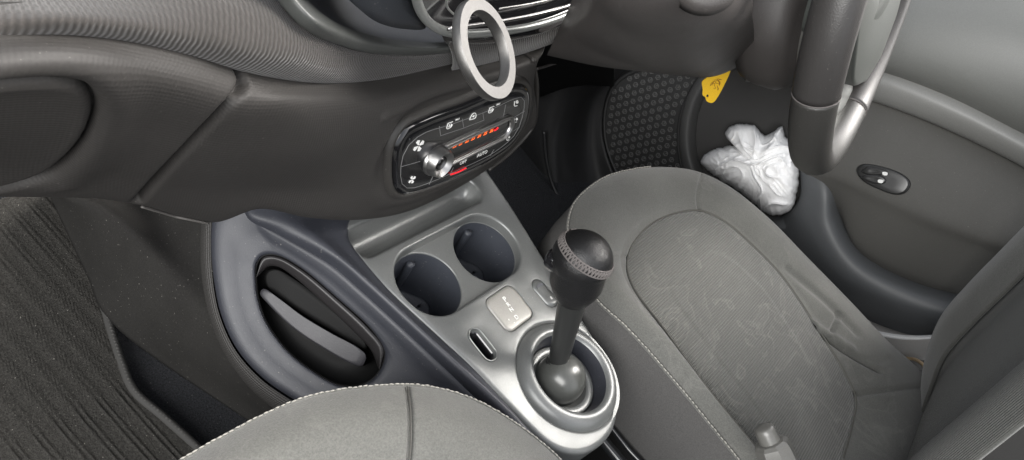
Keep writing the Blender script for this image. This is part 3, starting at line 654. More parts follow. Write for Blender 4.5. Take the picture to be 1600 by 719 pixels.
in_s = [(399, 440), (400, 412), (410, 399), (432, 398), (470, 418), (530, 468), (578, 512), (598, 540), (602, 558), (588, 588), (562, 604), (530, 603), (490, 582), (448, 548), (416, 505), (403, 470)]
No = 200; Lo = angle_loop(out_s, cpx, No); Li = angle_loop(in_s, cpx, No)
def mixl(t, h): return SP(Lo * (1 - t) + Li * t, h)
sp_ = rings_mesh('side_panel', [SP(Lo, -.02), SP(Lo, -.004), mixl(.03, -.001), mixl(.10, .0005), mixl(.3, .0005), mixl(.55, -.003), mixl(.8, -.005), mixl(.93, -.005), mixl(.98, -.006), mixl(1.0, -.008), SP(cpx + (Li - cpx) * .985, -.014)], SIDE, co_, cap=False)
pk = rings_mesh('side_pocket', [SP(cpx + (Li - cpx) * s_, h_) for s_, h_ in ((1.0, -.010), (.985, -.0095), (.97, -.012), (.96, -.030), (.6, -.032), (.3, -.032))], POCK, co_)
def patch(name, outline, hs, mat, parent, c=None, n=90):
    c = np.mean(outline, 0) if c is None else c; Lp = angle_loop(outline, c, n) if False else cr(np.array(outline, float), n, True)
    return rings_mesh(name, [SP(c + (Lp - c) * s_, h_) for s_, h_ in hs], mat, parent)
patch('pocket_ledge', [(406, 458), (412, 451), (430, 462), (470, 492), (520, 522), (562, 545), (572, 556), (566, 572), (555, 571), (500, 541), (455, 510), (418, 474)], ((1.0, -.030), (1.0, -.012), (.95, -.0105), (.85, -.0105), (.4, -.0105)), LEDGE, co_)
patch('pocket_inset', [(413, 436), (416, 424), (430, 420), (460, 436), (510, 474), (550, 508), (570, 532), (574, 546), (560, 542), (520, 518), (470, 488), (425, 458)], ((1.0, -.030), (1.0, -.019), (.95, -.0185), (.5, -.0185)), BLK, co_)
ro_ = [(401, 432), (411, 403), (432, 401), (470, 421), (530, 471), (577, 515), (599, 545), (594, 576)]
ri_ = [(402, 433), (419, 416), (434, 416), (462, 434), (516, 482), (560, 524), (581, 548), (592, 577)]
loft('pocket_rim', [SP(ro_, -.009), SP(ro_, -.0085) * .8 + SP(ri_, -.0085) * .2 + sn_ * .001, SP(ro_, -.0095) * .4 + SP(ri_, -.0095) * .6, SP(ri_, -.014), SP(ri_, -.030)], 90, 24, M('pocket_rim_plastic', (.022, .0205, .021), .42, bump='fine', strength=.1), co_, 0)
# textured edge band outside the side panel
e_in = [(333, 322), (330, 345), (329, 385), (332, 437), (343, 493), (368, 548), (408, 593), (463, 631), (530, 672), (600, 720)]
e_out = [(322, 330), (316, 350), (314, 390), (318, 445), (330, 500), (352, 552), (390, 604), (440, 646), (505, 690), (570, 740)]
EB = lambda L, h: np.array([at(a, b, n=sn_, p=A + sn_ * h) for a, b in L])
loft('edge_band', [EB(e_in, -.004), EB(e_in, -.002) * .5 + EB(e_out, -.008) * .5, EB(e_out, -.014), EB(e_out, -.05)], 120, 20, M('edge_band_plastic', (.033, .031, .029), .6, bump='rows', strength=.5), co_, 0)

# ================================================================ GEAR LEVER
gl = thing('gear_lever', 'black leather ball gear lever with grey stitching standing in the silver gate', 'gear lever', (gx - .006, gy, 0))
LX = gx - .006
pb = at(872, 566, x=LX); ps = at(899, 472, x=LX); pk_ = at(909, 405, x=LX)
ax = (pk_ - pb) / np.linalg.norm(pk_ - pb)
BC = np.array([LX + .001, gy + .002, -.006])
lathe('boot_ball', [(.0001, .0265), (.006, .0262), (.012, .0240), (.018, .0198), (.023, .0132), (.0260, .004), (.0268, -.004), (.026, -.012)], M('ball_grey', (.07, .072, .067), .28, metal=.1, spec=.7, var=.05), gl, org=tuple(BC), n=64)
lathe('collar', [(.0125, -.004), (.0130, .0), (.0118, .0025)], SHAFT, gl, org=tuple(pb), axis=tuple(ax), n=32)
Ls = np.linalg.norm(ps - pb)
lathe('shaft', [(.0105, -.012), (.0105, 0), (.0118, Ls * .5), (.0140, Ls), (.0142, Ls + .004)], SHAFT, gl, org=tuple(pb), axis=tuple(ax), n=40)
Lk = np.linalg.norm(pk_ - pb)
prof = [(0.0140, Ls - .001), (.0156, Ls + .0005), (.0185, Ls + .005), (.0225, Ls + .012), (.0256, Ls + .020)]
kn0 = (.0255, Lk - .004)
for a in np.linspace(-25, 90, 16): prof.append((.0292 * math.cos(math.radians(a)) + 1e-5, Lk + .0275 * math.sin(math.radians(a))))
knob = lathe('knob', prof, LEA, gl, org=tuple(pb), axis=tuple(ax), n=72)
# upward facing band seam of leather round the ball: a tilted circle of crossed stitches
kcn = pb + ax * Lk
def kcirc(tilt_n, h, r=.0297):
    nv = np.array(tilt_n, float); nv /= np.linalg.norm(nv); a1 = np.cross(nv, [1, 0, 0.3]); a1 /= np.linalg.norm(a1); a2 = np.cross(nv, a1); rr = math.sqrt(max(r * r - h * h, 0))
    t = np.linspace(0, 2 * PI, 150); return np.array([kcn + nv * h + rr * (a1 * math.cos(q) + a2 * math.sin(q)) for q in t]), nv
tn_ = ax * .9 + np.array([-.05, -.05, 0]) + np.array([0.25, -.25, .1])
c1, nv = kcirc(tn_, .0120); c2_, _ = kcirc(tn_, .0050)
tube('leather_seam', c1[::5], .0008, THRD, gl, n=120, k=6); tube('leather_seam', c2_[::5], .0008, THRD, gl, n=120, k=6)
V = []; F = []
for i in range(0, 148, 3):
    for a, b in ((c1[i], c2_[(i + 2) % 150]), (c1[i], c2_[i - 2] if i > 1 else c2_[0])):
        mid = (a + b) / 2; mid = kcn + (mid - kcn) / np.linalg.norm(mid - kcn) * .0302
        d = (b - a) / np.linalg.norm(b - a); o_ = (mid - kcn) / np.linalg.norm(mid - kcn); e_ = np.cross(d, o_); base_ = len(V)
        for q, k in ((a, 1), (mid, 1.3), (b, 1)):
            for j in range(5): t_ = 2 * PI * j / 5; V.append(q + (o_ * math.cos(t_) + e_ * math.sin(t_)) * .0008 * k)
        for m_ in range(2):
            for j in range(5): F.append((base_ + m_ * 5 + j, base_ + m_ * 5 + (j + 1) % 5, base_ + (m_ + 1) * 5 + (j + 1) % 5, base_ + (m_ + 1) * 5 + j))
mk('cross_stitching', V, F, THRD, gl)
# release button on the side facing forward-left
bpx = at(866, 412, x=LX - .004)
lathe('release_button', [(.0135, -.012), (.0140, .002), (.0125, .008), (.008, .011), (0, .0118)], GLOSS, gl, org=tuple(kcn + np.array([-.012, .014, -.014])), axis=(-.35, .85, -.25), n=32, sx=.8)

# ================================================================ HANDBRAKE
hb = thing('handbrake', 'grey handbrake grip with push button at the bottom edge beside the driver seat', 'handbrake', (.10, -.25, 0))
h0 = at(1203, 690, x=.085); h1 = at(1248, 790, x=.085); ha = (h1 - h0) / np.linalg.norm(h1 - h0)
HG = M('handbrake_grey', (.11, .108, .10), .33, spec=.6, var=.05)
lathe('grip', [(0, -.001), (.010, -.001), (.0140, .0), (.0172, .003), (.0182, .008), (.0188, .03), (.020, .08), (.021, .2)], HG, hb, org=tuple(h0), axis=tuple(ha), n=8, autos=28)
lathe('push_button', [(0, -.0165), (.0076, -.0165), (.0094, -.0150), (.0102, -.011), (.0105, .002)], HG, hb, org=tuple(h0), axis=tuple(ha), n=32, autos=40)

# ================================================================ SEATS
def ringseat(name, outer, inner, c, zo, prof_out, prof_in, mo, mi, parent, n=620):
    """outer/inner: pixel loops, zo(u,v)->height plane; bolster ring and insert as two meshes"""
    Lo = angle_loop(outer, c, n); Li = angle_loop(inner, c, n); c = np.array(c, float)
    def ring(px, h): return np.array([at(a, b, z=zo(a, b)) + np.array([0, 0, h]) for a, b in px])
    R = [ring(Lo * (1 - t) + Li * t, h) for t, h in prof_out]
    bol = rings_mesh('bolster', R, mo, parent, cap=False, thick=.004)
    R2 = [ring(c + (Li - c) * s, h) for s, h in prof_in]
    ins = rings_mesh('seat_insert', R2, mi, parent, thick=.004)
    return bol, ins, ring(Lo, 0)
ds = thing('car_seat', 'grey cloth driver seat with pale stitched piping between the gear lever and the door', 'car seat', (.34, -.1, -.28), 'front seats of the car')
so_ = [(1200, 775), (1150, 713), (1060, 603), (985, 518), (930, 466), (903, 425), (888, 375), (888, 345), (896, 320), (915, 298), (948, 276), (988, 265), (1030, 261), (1085, 267), (1135, 290), (1200, 342), (1255, 398), (1325, 468), (1388, 534), (1452, 594), (1464, 618), (1458, 670), (1440, 740), (1410, 850), (1300, 860)]
si_ = [(1225, 760), (1182, 700), (1102, 602), (1035, 510), (990, 448), (980, 415), (988, 383), (1015, 352), (1055, 333), (1095, 329), (1132, 345), (1178, 384), (1222, 430), (1275, 508), (1322, 585), (1338, 625), (1332, 665), (1315, 720), (1300, 790), (1260, 800)]
def zds(u, v):
    t = min(max((v - 262) / 400, 0), 1); return .042 * (1 - t) + .008 * t
SO, SI_ = so_, si_
tt = np.linspace(0, 1, 46)
pout = [(t, .0155 * math.sin(PI * min(1, t * 1.12)) ** .8 * (1 - .15 * t) if 0 < t < .893 else (0 if t == 0 else -.003 * (t - .893) / .107)) for t in tt]
pin = [(1.0, -.003)] + [(s_, -.003 + .0075 * (1 - s_) ** .45 if s_ > .6 else .0020 + .002 * (1 - s_)) for s_ in np.linspace(.985, .03, 40)]
bol, ins, edge = ringseat('cushion', SO, SI_, (1150, 500), zds, pout, pin, SEATB, SEATI, ds)
BS = bvh(bol, ins)
for L, wd, dp in [([(1098, 268), (1094, 285), (1090, 310), (1093, 330)], .0022, .0035), ([(1200, 441), (1232, 474), (1265, 509), (1300, 534), (1340, 560), (1375, 579)], .004, .009), ([(1228, 462), (1250, 490), (1290, 520), (1330, 545)], .006, -.006),
                  ([(1312, 491), (1303, 510), (1295, 529)], .003, .006), ([(1336, 617), (1380, 611), (1420, 606), (1452, 603)], .0030, .006), ([(1230, 420), (1290, 470), (1340, 520)], .006, .005), ([(1350, 560), (1372, 566), (1390, 560)], .005, .003), ([(938, 420), (960, 400), (982, 402)], .0025, .0015)]:
    carve(bol, hit(BS, pxl(L, 40)), wd, dp)
tube('insert_seam', hit(BS, pxl([(1182, 700), (1102, 602), (1035, 510), (990, 448), (980, 415), (988, 383), (1015, 352), (1055, 333), (1095, 329), (1132, 345), (1178, 384), (1222, 430), (1275, 508), (1322, 585), (1338, 625), (1332, 665), (1318, 716)], 120), -.0004), .0013, M('seam_cord', (.07, .068, .06), .9), ds, n=160, k=6)
# skirt and lower side
E = np.array(edge)
sk = [E + np.array([0, 0, .0005]), E + np.array([0, 0, -.006]), E + np.array([0, 0, -.05]), E + np.array([0, 0, -.10]), E + np.array([0, 0, -.14])]
ctr = E.mean(0); sk[2] = sk[2] + (ctr - E) * np.array([-.008, -.008, 0]); sk[3] = sk[3] + (ctr - E) * np.array([.00, .00, 0]); sk[4] = sk[4] + (ctr - E) * np.array([.06, .06, 0])
rings_mesh('skirt', sk, SKIRT, ds, cap=False, thick=0, toward=(-.5, 0, -.1))
pipe_px = pxl([(1200, 775), (1150, 713), (1060, 603), (985, 518), (930, 466), (903, 425), (888, 375), (888, 345), (896, 320), (915, 298), (948, 276), (988, 265), (1015, 261)], 200)
PP = np.array([at(a, b, z=zds(a, b) + .001) for a, b in pipe_px]); PP[:, 0] -= .0005
tube('piping', PP, .0016, SEATB, ds, n=200, k=8)
stitches('stitching', PP + np.array([-.0008, 0, .0018]), THR, ds, .0052, .0044, .0008)
stitches('stitching', np.array([at(a, b, z=zds(a, b) + .003) for a, b in pxl([(1383, 531), (1420, 566), (1452, 595), (1461, 606)], 40)]), THR, ds, .0052, .0042, .0008)
# rails
RAIL = M('rail_black', (.012, .013, .014), .18, spec=.6)
for (a, b, c_, d_), r_ in (((962, 625), (1010, 690), (1060, 745), (1100, 790)), .006), (((945, 655), (985, 705), (1030, 750), (1070, 800)), .004), (((935, 680), (965, 715), (1000, 755), (1030, 790)), .007):
    tube('seat_rail', [at(*p, z=-.115) for p in (a, b, c_, d_)], r_, RAIL, ds, n=30, k=12)
loft('rail_cover', [AZ([(930, 560, -.12), (1000, 650, -.12), (1120, 800, -.12)]), AZ([(900, 600, -.16), (950, 680, -.16), (1040, 820, -.16)]), AZ([(850, 640, -.22), (900, 720, -.22), (980, 850, -.22)])], 30, 20, BLK, ds, .003)
# backrest
EY = [at(1600, 386, x=.575), at(1545, 441, x=.575), at(1500, 494, x=.575), at(1480, 545, x=.572), at(1466, 600, x=.57)]
EY = cr(np.array(EY), 12)
zz = EY[:, 2]; yy = EY[:, 1]; o_ = np.argsort(zz)
def yb(z): 
    if z > zz.max(): k = (yy[o_][-1] - yy[o_][-4]) / (zz[o_][-1] - zz[o_][-4]); return yy[o_][-1] + k * (z - zz.max())
    return float(np.interp(z, zz[o_], yy[o_]))
rows = []
xs = [.580, .577, .572, .555, .525, .49, .46, .445, .43, .38, .33, .25, .2, .17, .12, .09]
bf = [-.05, -.012, 0, .012, .022, .020, .008, .001, -.004, .000, .002, .000, -.004, .01, .02, 0]
for x_, f_ in zip(xs, bf):
    rows.append(np.array([(x_, yb(z_) + f_ * min(1, max(.15, (z_ + .03) / .08)), z_) for z_ in np.linspace(-.07, .55, 12)]))
br = loft('backrest', rows[:8], 120, 60, SEATB, ds, .004)
bi = loft('backrest_insert', rows[7:], 120, 60, M('back_cloth', (.095, .096, .089), .9, spec=.2, bump='fabric_rows', scale=.6, strength=.7, sheen=.2, grain=.26), ds, .004)
stitches('stitching', cr(EY, 12) + np.array([-.001, .0015, 0]), THR, ds, .0062, .0040, .0008)

ps_ = thing('car_seat', 'front corner of the grey cloth passenger seat with stitched edge, nearest the camera', 'car seat', (-.35, -.1, -.28), 'front seats of the car')
po = [(150, 830), (220, 760), (288, 717), (340, 687), (400, 655), (450, 632), (500, 616), (565, 606), (637, 602), (700, 611), (755, 632), (805, 662), (850, 696), (890, 735), (960, 840), (900, 1000), (500, 1100), (200, 1000)]
pi_ = [(330, 850), (400, 800), (520, 768), (640, 760), (740, 790), (800, 850), (780, 930), (500, 1000), (360, 930)]
bol2, ins2, edge2 = ringseat('cushion', po, pi_, (560, 860), lambda u, v: .05, [(t, .022 * math.sin(PI * min(1, t)) ** .9) for t in tt], pin, SEATB, SEATI, ps_)
BP = bvh(bol2)
carve(bol2, hit(BP, pxl([(637, 606), (641, 640), (642, 690), (638, 730), (630, 760)], 60)), .0018, .0040)
tube('panel_seam', hit(BP, pxl([(637, 605), (641, 640), (642, 690), (639, 725)], 40), .0002), .0007, M('seam_dark', (.06, .058, .052), .9), ps_, n=60, k=6)
pe = np.array([at(a, b, z=.0505) for a, b in pxl(po[:15], 240)])
tube('piping', pe, .0014, SEATB, ps_, n=240, k=8)
stitches('stitching', pe + np.array([0, .0006, .0014]), THR, ps_, .0044, .0038, .0006)
E2 = np.array(edge2)
rings_mesh('skirt', [E2, E2 - np.array([0, 0, .01]), E2 - np.array([0, 0, .2])], SKIRT, ps_, cap=False, toward=(-.1, 1, -.2))

# ================================================================ STEERING WHEEL
sw = thing('steering_wheel', 'dark leather steering wheel seen edge-on with a silver slab for its sunlit lower rim, before the driver door', 'steering wheel', (.36, .08, .37))
T = math.radians(30); WC = np.array([.292, .09, .396]); WR = .175; YW = math.radians(4)
_rz = np.array([[math.cos(YW), -math.sin(YW), 0], [math.sin(YW), math.cos(YW), 0], [0, 0, 1]])
wd = _rz @ np.array([0, math.sin(T), math.cos(T)]); wx = _rz @ np.array([1., 0, 0]); wn = _rz @ np.array([0, -math.cos(T), math.sin(T)])
def WP(a, r=WR, h=0): a = math.radians(a); return WC + wx * math.cos(a) * r + wd * math.sin(a) * r + wn * h
def arc(a0, a1, n=60, r=WR, h=0): return np.array([WP(a, r, h) for a in np.linspace(a0, a1, n)])
def rimtube(name, a0, a1, ra, rb, mat, n=70, ends=0):
    V = []; k = 20
    A_s = np.linspace(a0, a1, n)
    for i, a in enumerate(A_s):
        c = WP(a); o_ = (c - WC) / np.linalg.norm(c - WC)
        for j in range(k):
            t = 2 * PI * j / k; V.append(c + o_ * math.cos(t) * ra + wn * math.sin(t) * rb)
    F = grid_faces(k, n, True) + [tuple(reversed(range(k))), tuple((n - 1) * k + j for j in range(k))]
    return mk(name, V, F, mat, sw)
RIMG = M('rim_leather_upper', (.036, .034, .033), .38, spec=.55, bump='fine', strength=.3, dust=.25)
rimtube('rim', -62, 203, .0175, .0200, RIMG, 160)
rimtube('lower_rim', 203.3, 297.5, .0180, .0195, WHEEL, 90)
for a_ in (203, 297.8): tube('rim_seam', [WP(a_) + ((WP(a_) - WC) / WR) * math.cos(t) * .0178 + wn * math.sin(t) * .0195 for t in np.linspace(0, 2 * PI, 30)[:-1]], .0007, THRD, sw, closed=True, n=60, k=6)
# spokes and hub pad
def slab(name, pts, t, mat, h0=0, bev=.003):
    L = cr(np.array(pts, float), 80, True); c = L.mean(0)
    f_ = lambda Q, h: np.array([WC + wx * q[0] + wd * q[1] + wn * h for q in Q])
    return rings_mesh(name, [f_(offset2(L, -bev), h0 - t), f_(L, h0 - t + bev), f_(L, h0 - bev), f_(offset2(L, -bev * .4), h0 - bev * .3), f_(offset2(L, -bev * 1.5), h0), f_(c + (L - c) * .5, h0 + .004)], mat, sw)
def wl(L): return [((q - WC) @ wx, (q - WC) @ wd) for q in (at(a, b, n=wn, p=WC) for a, b in L)]
slab('hub_pad', [(-.06, .04), (-.05, .065), (0, .075), (.05, .065), (.06, .04), (.05, -.01), (.04, -.035), (0, -.045), (-.04, -.035), (-.05, -.01)], .05, WHEELG, .012, .008)
slab('side_spoke', [(-.168, .012), (-.12, .03), (-.07, .035), (-.07, -.03), (-.12, -.02), (-.168, -.02)], .02, WHEELG, -.004)
slab('lower_spoke', wl([(1335, -40), (1326, 60), (1322, 128), (1338, 128), (1370, 108), (1392, 40), (1406, -30), (1370, -60)]), .022, WHEELG, .008)
slab('sunlit_rim_slab', wl([(1318, 120), (1345, 118), (1372, 100), (1360, 155), (1342, 200), (1322, 235), (1308, 235)]), .014, SILV, -.006)  # silver slab added to paint the sun glare on the far lower rim
q_ = at(1370, 98, n=wn, p=WC + wn * .010)
lathe('spoke_screw', [(.004, 0), (.0035, .001), (.002, .0003), (0, .0003)], BLK, sw, org=tuple(q_), axis=tuple(wn), n=16)
# column cowl behind the wheel
sc_ = thing('steering_column', 'rounded dark steering column cowl behind the wheel hub', 'steering column', (.34, .16, .33))
cc = np.array([.362, .118, .312]); ca = np.array([0, -.866, .5])
lathe('cowl', [(0, .012), (.035, .011), (.060, .007), (.066, .002), (.070, .001), (.078, -.004), (.084, -.016), (.083, -.04), (.078, -.055)], COLM, sc_, org=tuple(cc), axis=tuple(ca), n=64)

lathe('cowl_face', [(.060, .004), (.060, .011), (.054, .016), (.02, .018), (0, .018)], M('cowl_face_plastic', (.085, .083, .077), .5, bump='fine', strength=.2), sc_, org=tuple(cc), axis=tuple(ca), n=64)
# ================================================================ DOOR
dr = thing('car_door', 'grey driver door trim with oval storage pocket, armrest and window switch', 'car door', (.72, .0, -.28))
XD = .70
loft('door_skin', [np.array([(.735, y_, -.29) for y_ in (.62, .3, 0, -.4, -.9)]), np.array([(.735, y_, .0) for y_ in (.62, .3, 0, -.4, -.9)]), np.array([(.735, y_, .3) for y_ in (.62, .3, 0, -.4, -.9)])], 40, 30, DOORP, dr, .004)
# upper door: top roll, then shadow line, then pale band
u0 = AX([(1150, -60, .80), (1300, -60, .78), (1450, -60, .77), (1600, -60, .77), (1700, -30, .77)])
u1 = AX([(1160, 10, .72), (1300, 15, .705), (1420, 20, .70), (1600, 60, .69), (1700, 100, .69)])
u2 = AX([(1165, 60, .695), (1300, 70, .69), (1420, 85, .682), (1600, 160, .675), (1700, 210, .675)])
u3 = AX([(1165, 95, .70), (1300, 93, .695), (1370, 100, .69), (1480, 138, .687), (1600, 198, .685), (1700, 250, .685)])
loft('upper_panel', [u0, u1, u2, u3, u3 + np.array([.02, 0, -.02])], 120, 60, DOORU, dr, .004)
v0 = AX([(1165, 100, .715), (1300, 99, .71), (1370, 107, .708), (1480, 145, .705), (1600, 206, .70), (1700, 260, .70)])
v1 = AX([(1165, 112, .70), (1300, 112, .695), (1362, 122, .693), (1475, 165, .688), (1600, 228, .684), (1700, 285, .684)])
v2 = AX([(1165, 124, .708), (1300, 130, .70), (1350, 142, .698), (1465, 184, .694), (1600, 250, .69), (1700, 310, .69)])
v3 = AX([(1165, 128, .73), (1300, 140, .715), (1345, 152, .712), (1460, 194, .708), (1600, 262, .704), (1700, 325, .704)])
loft('upper_band', [v0 + np.array([.02, 0, 0]), v0, v1, v2, v3, v3 + np.array([.02, 0, -.002])], 120, 40, M('band_plastic', (.24, .24, .23), .45, bump='fine', strength=.15), dr, .003)
# armrest block
a0 = AX([(1262, 100, .722), (1300, 128, .722), (1345, 147, .722), (1460, 190, .720), (1600, 258, .716), (1720, 330, .716)])
a1 = AX([(1258, 180, .708), (1300, 190, .702), (1370, 210, .698), (1480, 250, .692), (1600, 310, .688), (1720, 380, .688)])
a2 = AX([(1256, 262, .700), (1300, 272, .682), (1370, 300, .668), (1470, 345, .660), (1600, 395, .655), (1720, 450, .655)])
a2b = AX([(1258, 270, .702), (1302, 286, .686), (1370, 322, .670), (1470, 368, .664), (1600, 412, .662), (1720, 465, .662)])
a3 = AX([(1262, 290, .722), (1306, 320, .705), (1335, 375, .690), (1430, 430, .685), (1600, 475, .685), (1720, 530, .685)])
a4 = AX([(1264, 300, .735), (1308, 335, .730), (1345, 400, .715), (1425, 445, .712), (1600, 500, .712), (1720, 560, .712)])
arm = loft('armrest', [a0, a1, a2, a2b, a3, a4], 160, 90, DOORD, dr, .003)
BA = bvh(arm)
# pillar and lower grey band
w_in = AX([(1252, 258, .735), (1252, 300, .735), (1246, 322, .735), (1226, 338, .735), (1200, 336, .735), (1150, 318, .735), (1100, 285, .735)])
g0 = AX([(1290, 255, .712), (1306, 290, .710), (1310, 338, .706), (1346, 398, .70), (1430, 441, .70), (1530, 466, .70), (1640, 500, .70)])
g1 = AX([(1278, 262, .706), (1290, 300, .690), (1296, 352, .682), (1335, 412, .675), (1425, 458, .670), (1520, 484, .670), (1640, 520, .67)])
g2 = AX([(1262, 262, .706), (1268, 300, .692), (1272, 360, .680), (1315, 425, .670), (1410, 474, .662), (1510, 500, .66), (1640, 540, .66)])
g3 = AX([(1251, 262, .712), (1252, 305, .704), (1244, 345, .690), (1290, 440, .685), (1390, 492, .682), (1500, 520, .68), (1640, 560, .68)])
g4 = AX([(1250, 262, .735), (1251, 305, .735), (1200, 370, .72), (1250, 470, .72), (1370, 530, .72), (1480, 560, .72), (1640, 600, .72)])
loft('lower_band', [g0 + np.array([.02, 0, .0]), g0, g1, g2, g3, g4], 160, 60, DOORG, dr, .003)
# lower rim of pocket, under the bag
q0 = AX([(1250, 318, .734), (1236, 333, .734), (1205, 338, .734), (1150, 320, .734), (1110, 292, .734), (1090, 262, .734)])
q1 = AX([(1262, 335, .704), (1240, 352, .702), (1200, 356, .702), (1140, 338, .702), (1090, 305, .704), (1066, 268, .706)])
loft('pocket_lip', [q0, q0 + np.array([-.02, 0, -.004]), q1, q1 + np.array([.01, 0, -.03])], 60, 30, DOORG, dr, .003)
# left band round the pocket
f0 = AX([(1240, 114, .73), (1140, 112, .73), (1108, 138, .73), (1091, 175, .73), (1086, 215, .73), (1090, 250, .73), (1108, 285, .73), (1140, 315, .73)])
f1 = AX([(1240, 104, .706), (1135, 103, .706), (1098, 132, .706), (1079, 172, .706), (1073, 215, .706), (1078, 252, .706), (1094, 290, .706), (1125, 325, .706)])
f2 = AX([(1240, 98, .712), (1120, 98, .712), (1086, 130, .712), (1067, 172, .712), (1061, 215, .712), (1065, 255, .712), (1078, 295, .712), (1105, 335, .712)])
f3 = f2 + np.array([.02, 0, 0])
loft('pocket_band', [f0 + np.array([.004, 0, 0]), f0, f1, f2, f3], 120, 30, M('band_grey', (.06, .06, .059), .5, bump='fine', strength=.2), dr, .003)
# top of pocket, grey gap under the column
loft('pocket_top', [AX([(1060, 90, .72), (1150, 85, .715), (1270, 70, .715)]), AX([(1060, 110, .71), (1150, 106, .708), (1270, 104, .708)])], 30, 10, DOORG, dr, .003)
# speaker grille: dark panel with raised hexagonal cells
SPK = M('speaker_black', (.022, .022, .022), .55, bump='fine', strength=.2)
gn = [np.array([.726, y_, z_]) for y_, z_ in ((0, 0),)]
gp_ = [(945, 210), (948, 160), (965, 128), (1000, 108), (1060, 90), (1110, 95), (1086, 130), (1066, 172), (1060, 215), (1066, 262), (1085, 300), (1120, 345), (1010, 345), (975, 290), (955, 250)]
Lg = cr(np.array(gp_, float), 120, True); cg = np.array([1010., 200.])
Vg, Fg = fill_holes(Lg, [], lambda x, y: 0)
Vg = [at(v[0], v[1], x=.724) for v in Vg]
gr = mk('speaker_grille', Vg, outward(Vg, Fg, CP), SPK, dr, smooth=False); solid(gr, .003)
tube('grille_edge', [at(a, b, x=.7225) for a, b in Lg], .0035, SPK, dr, closed=True, n=120, k=8)
V = []; F = []
o3 = at(1005, 190, x=.722); ey = np.array([0, 1., 0]); ez = np.array([0, 0, 1.])
pitch = .0165
from mathutils.geometry import intersect_point_tri_2d
def inpoly(p, L):
    c = False; j = len(L) - 1
    for i in range(len(L)):
        if (L[i][1] > p[1]) != (L[j][1] > p[1]) and p[0] < (L[j][0] - L[i][0]) * (p[1] - L[i][1]) / (L[j][1] - L[i][1]) + L[i][0]: c = not c
        j = i
    return c
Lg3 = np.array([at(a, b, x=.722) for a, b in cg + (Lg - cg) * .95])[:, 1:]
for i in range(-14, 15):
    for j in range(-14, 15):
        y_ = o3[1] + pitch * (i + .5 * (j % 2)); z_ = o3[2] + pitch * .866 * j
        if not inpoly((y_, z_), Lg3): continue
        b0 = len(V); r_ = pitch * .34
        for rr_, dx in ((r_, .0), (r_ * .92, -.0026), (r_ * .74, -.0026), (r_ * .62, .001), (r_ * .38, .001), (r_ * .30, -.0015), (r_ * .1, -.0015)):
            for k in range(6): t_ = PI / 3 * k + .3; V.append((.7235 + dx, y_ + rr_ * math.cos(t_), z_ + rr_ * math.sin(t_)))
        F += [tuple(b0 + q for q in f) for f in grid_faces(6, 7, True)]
mk('grille_cells', V, F, M('cell_highlight_grey', (.10, .10, .098), .4, spec=.6), gr, smooth=False)  # cells paler than the panel, painting in the highlights on their rims
# kick trim left of the speaker
kx = [AX([(900, 95, .60), (870, 160, .60), (858, 230, .60), (868, 300, .60), (895, 350, .60), (930, 400, .60)]),
      AX([(930, 95, .64), (895, 160, .63), (880, 230, .63), (888, 300, .63), (910, 345, .63), (950, 400, .63)]),
      AX([(975, 95, .70), (930, 150, .70), (920, 215, .70), (930, 275, .70), (950, 320, .70), (985, 380, .70)]),
      AX([(1000, 100, .715), (962, 125, .712), (944, 165, .712), (942, 215, .712), (958, 270, .712), (1000, 350, .712)])]
kt = thing('kick_trim', 'near-black moulded trim of the driver footwell left of the speaker cells', 'footwell trim', (.62, .4, -.28))
loft('kick_panel', [kx[0] + np.array([.0, .12, 0]), kx[0], kx[1], kx[2], kx[3]], 80, 50, M('kick_black', (.009, .009, .0095), .45, bump='fine', strength=.2), kt, .003)
tube('kick_edge', AX([(850, 205, .585), (853, 245, .585), (862, 285, .585), (876, 315, .585), (893, 340, .585), (915, 365, .585)]), .0035, M('kick_edge_black', (.007, .007, .008), .4), kt, n=50)
# window switch
wsn = hit(BA, [(1350, 270), (1420, 290), (1385, 250)]); 
ws = cr(hit(BA, [(1340, 270), (1341, 262), (1350, 257), (1375, 260), (1405, 270), (1420, 281), (1422, 290), (1414, 301), (1400, 304), (1375, 296), (1350, 283)], .0), 80, True)
cw = ws.mean(0); nw = np.cross(ws[20] - cw, ws[45] - cw); nw /= np.linalg.norm(nw); nw = nw if nw @ (CP - cw) > 0 else -nw
SWM = M('switch_black', (.022, .022, .022), .28, spec=.6)
swi = rings_mesh('window_switch', [cw + (ws - cw) * s_ + nw * h_ for s_, h_ in ((1.03, -.001), (1.02, .003), (.97, .0055), (.9, .006), (.5, .006))], SWM, dr)
def swp(L, h): return np.array([at(a, b, n=nw, p=cw + nw * h) for a, b in L])
for L in ([(1346, 268), (1352, 262), (1378, 264), (1388, 270), (1380, 273), (1352, 272)], [(1344, 277), (1352, 274), (1378, 275), (1385, 283), (1376, 288), (1350, 281)]):
    q = cr(swp(L, .008), 30, True); cq = q.mean(0)
    rings_mesh('switch_button', [cq + (q - cq) * s_ + nw * h_ for s_, h_ in ((1, -.004), (1, .0005), (.85, .0018), (.4, .001))], SWM, swi)
for p_ in ((1383, 271), (1376, 283)):
    q = cr(swp([(p_[0] - 4, p_[1] - 2), (p_[0] + 4, p_[1] - 1), (p_[0] + 3, p_[1] + 3), (p_[0] - 4, p_[1] + 2)], .011), 12, True); rings_mesh('switch_symbol', [q, q * .5 + q.mean(0) * .5], WHT, swi)
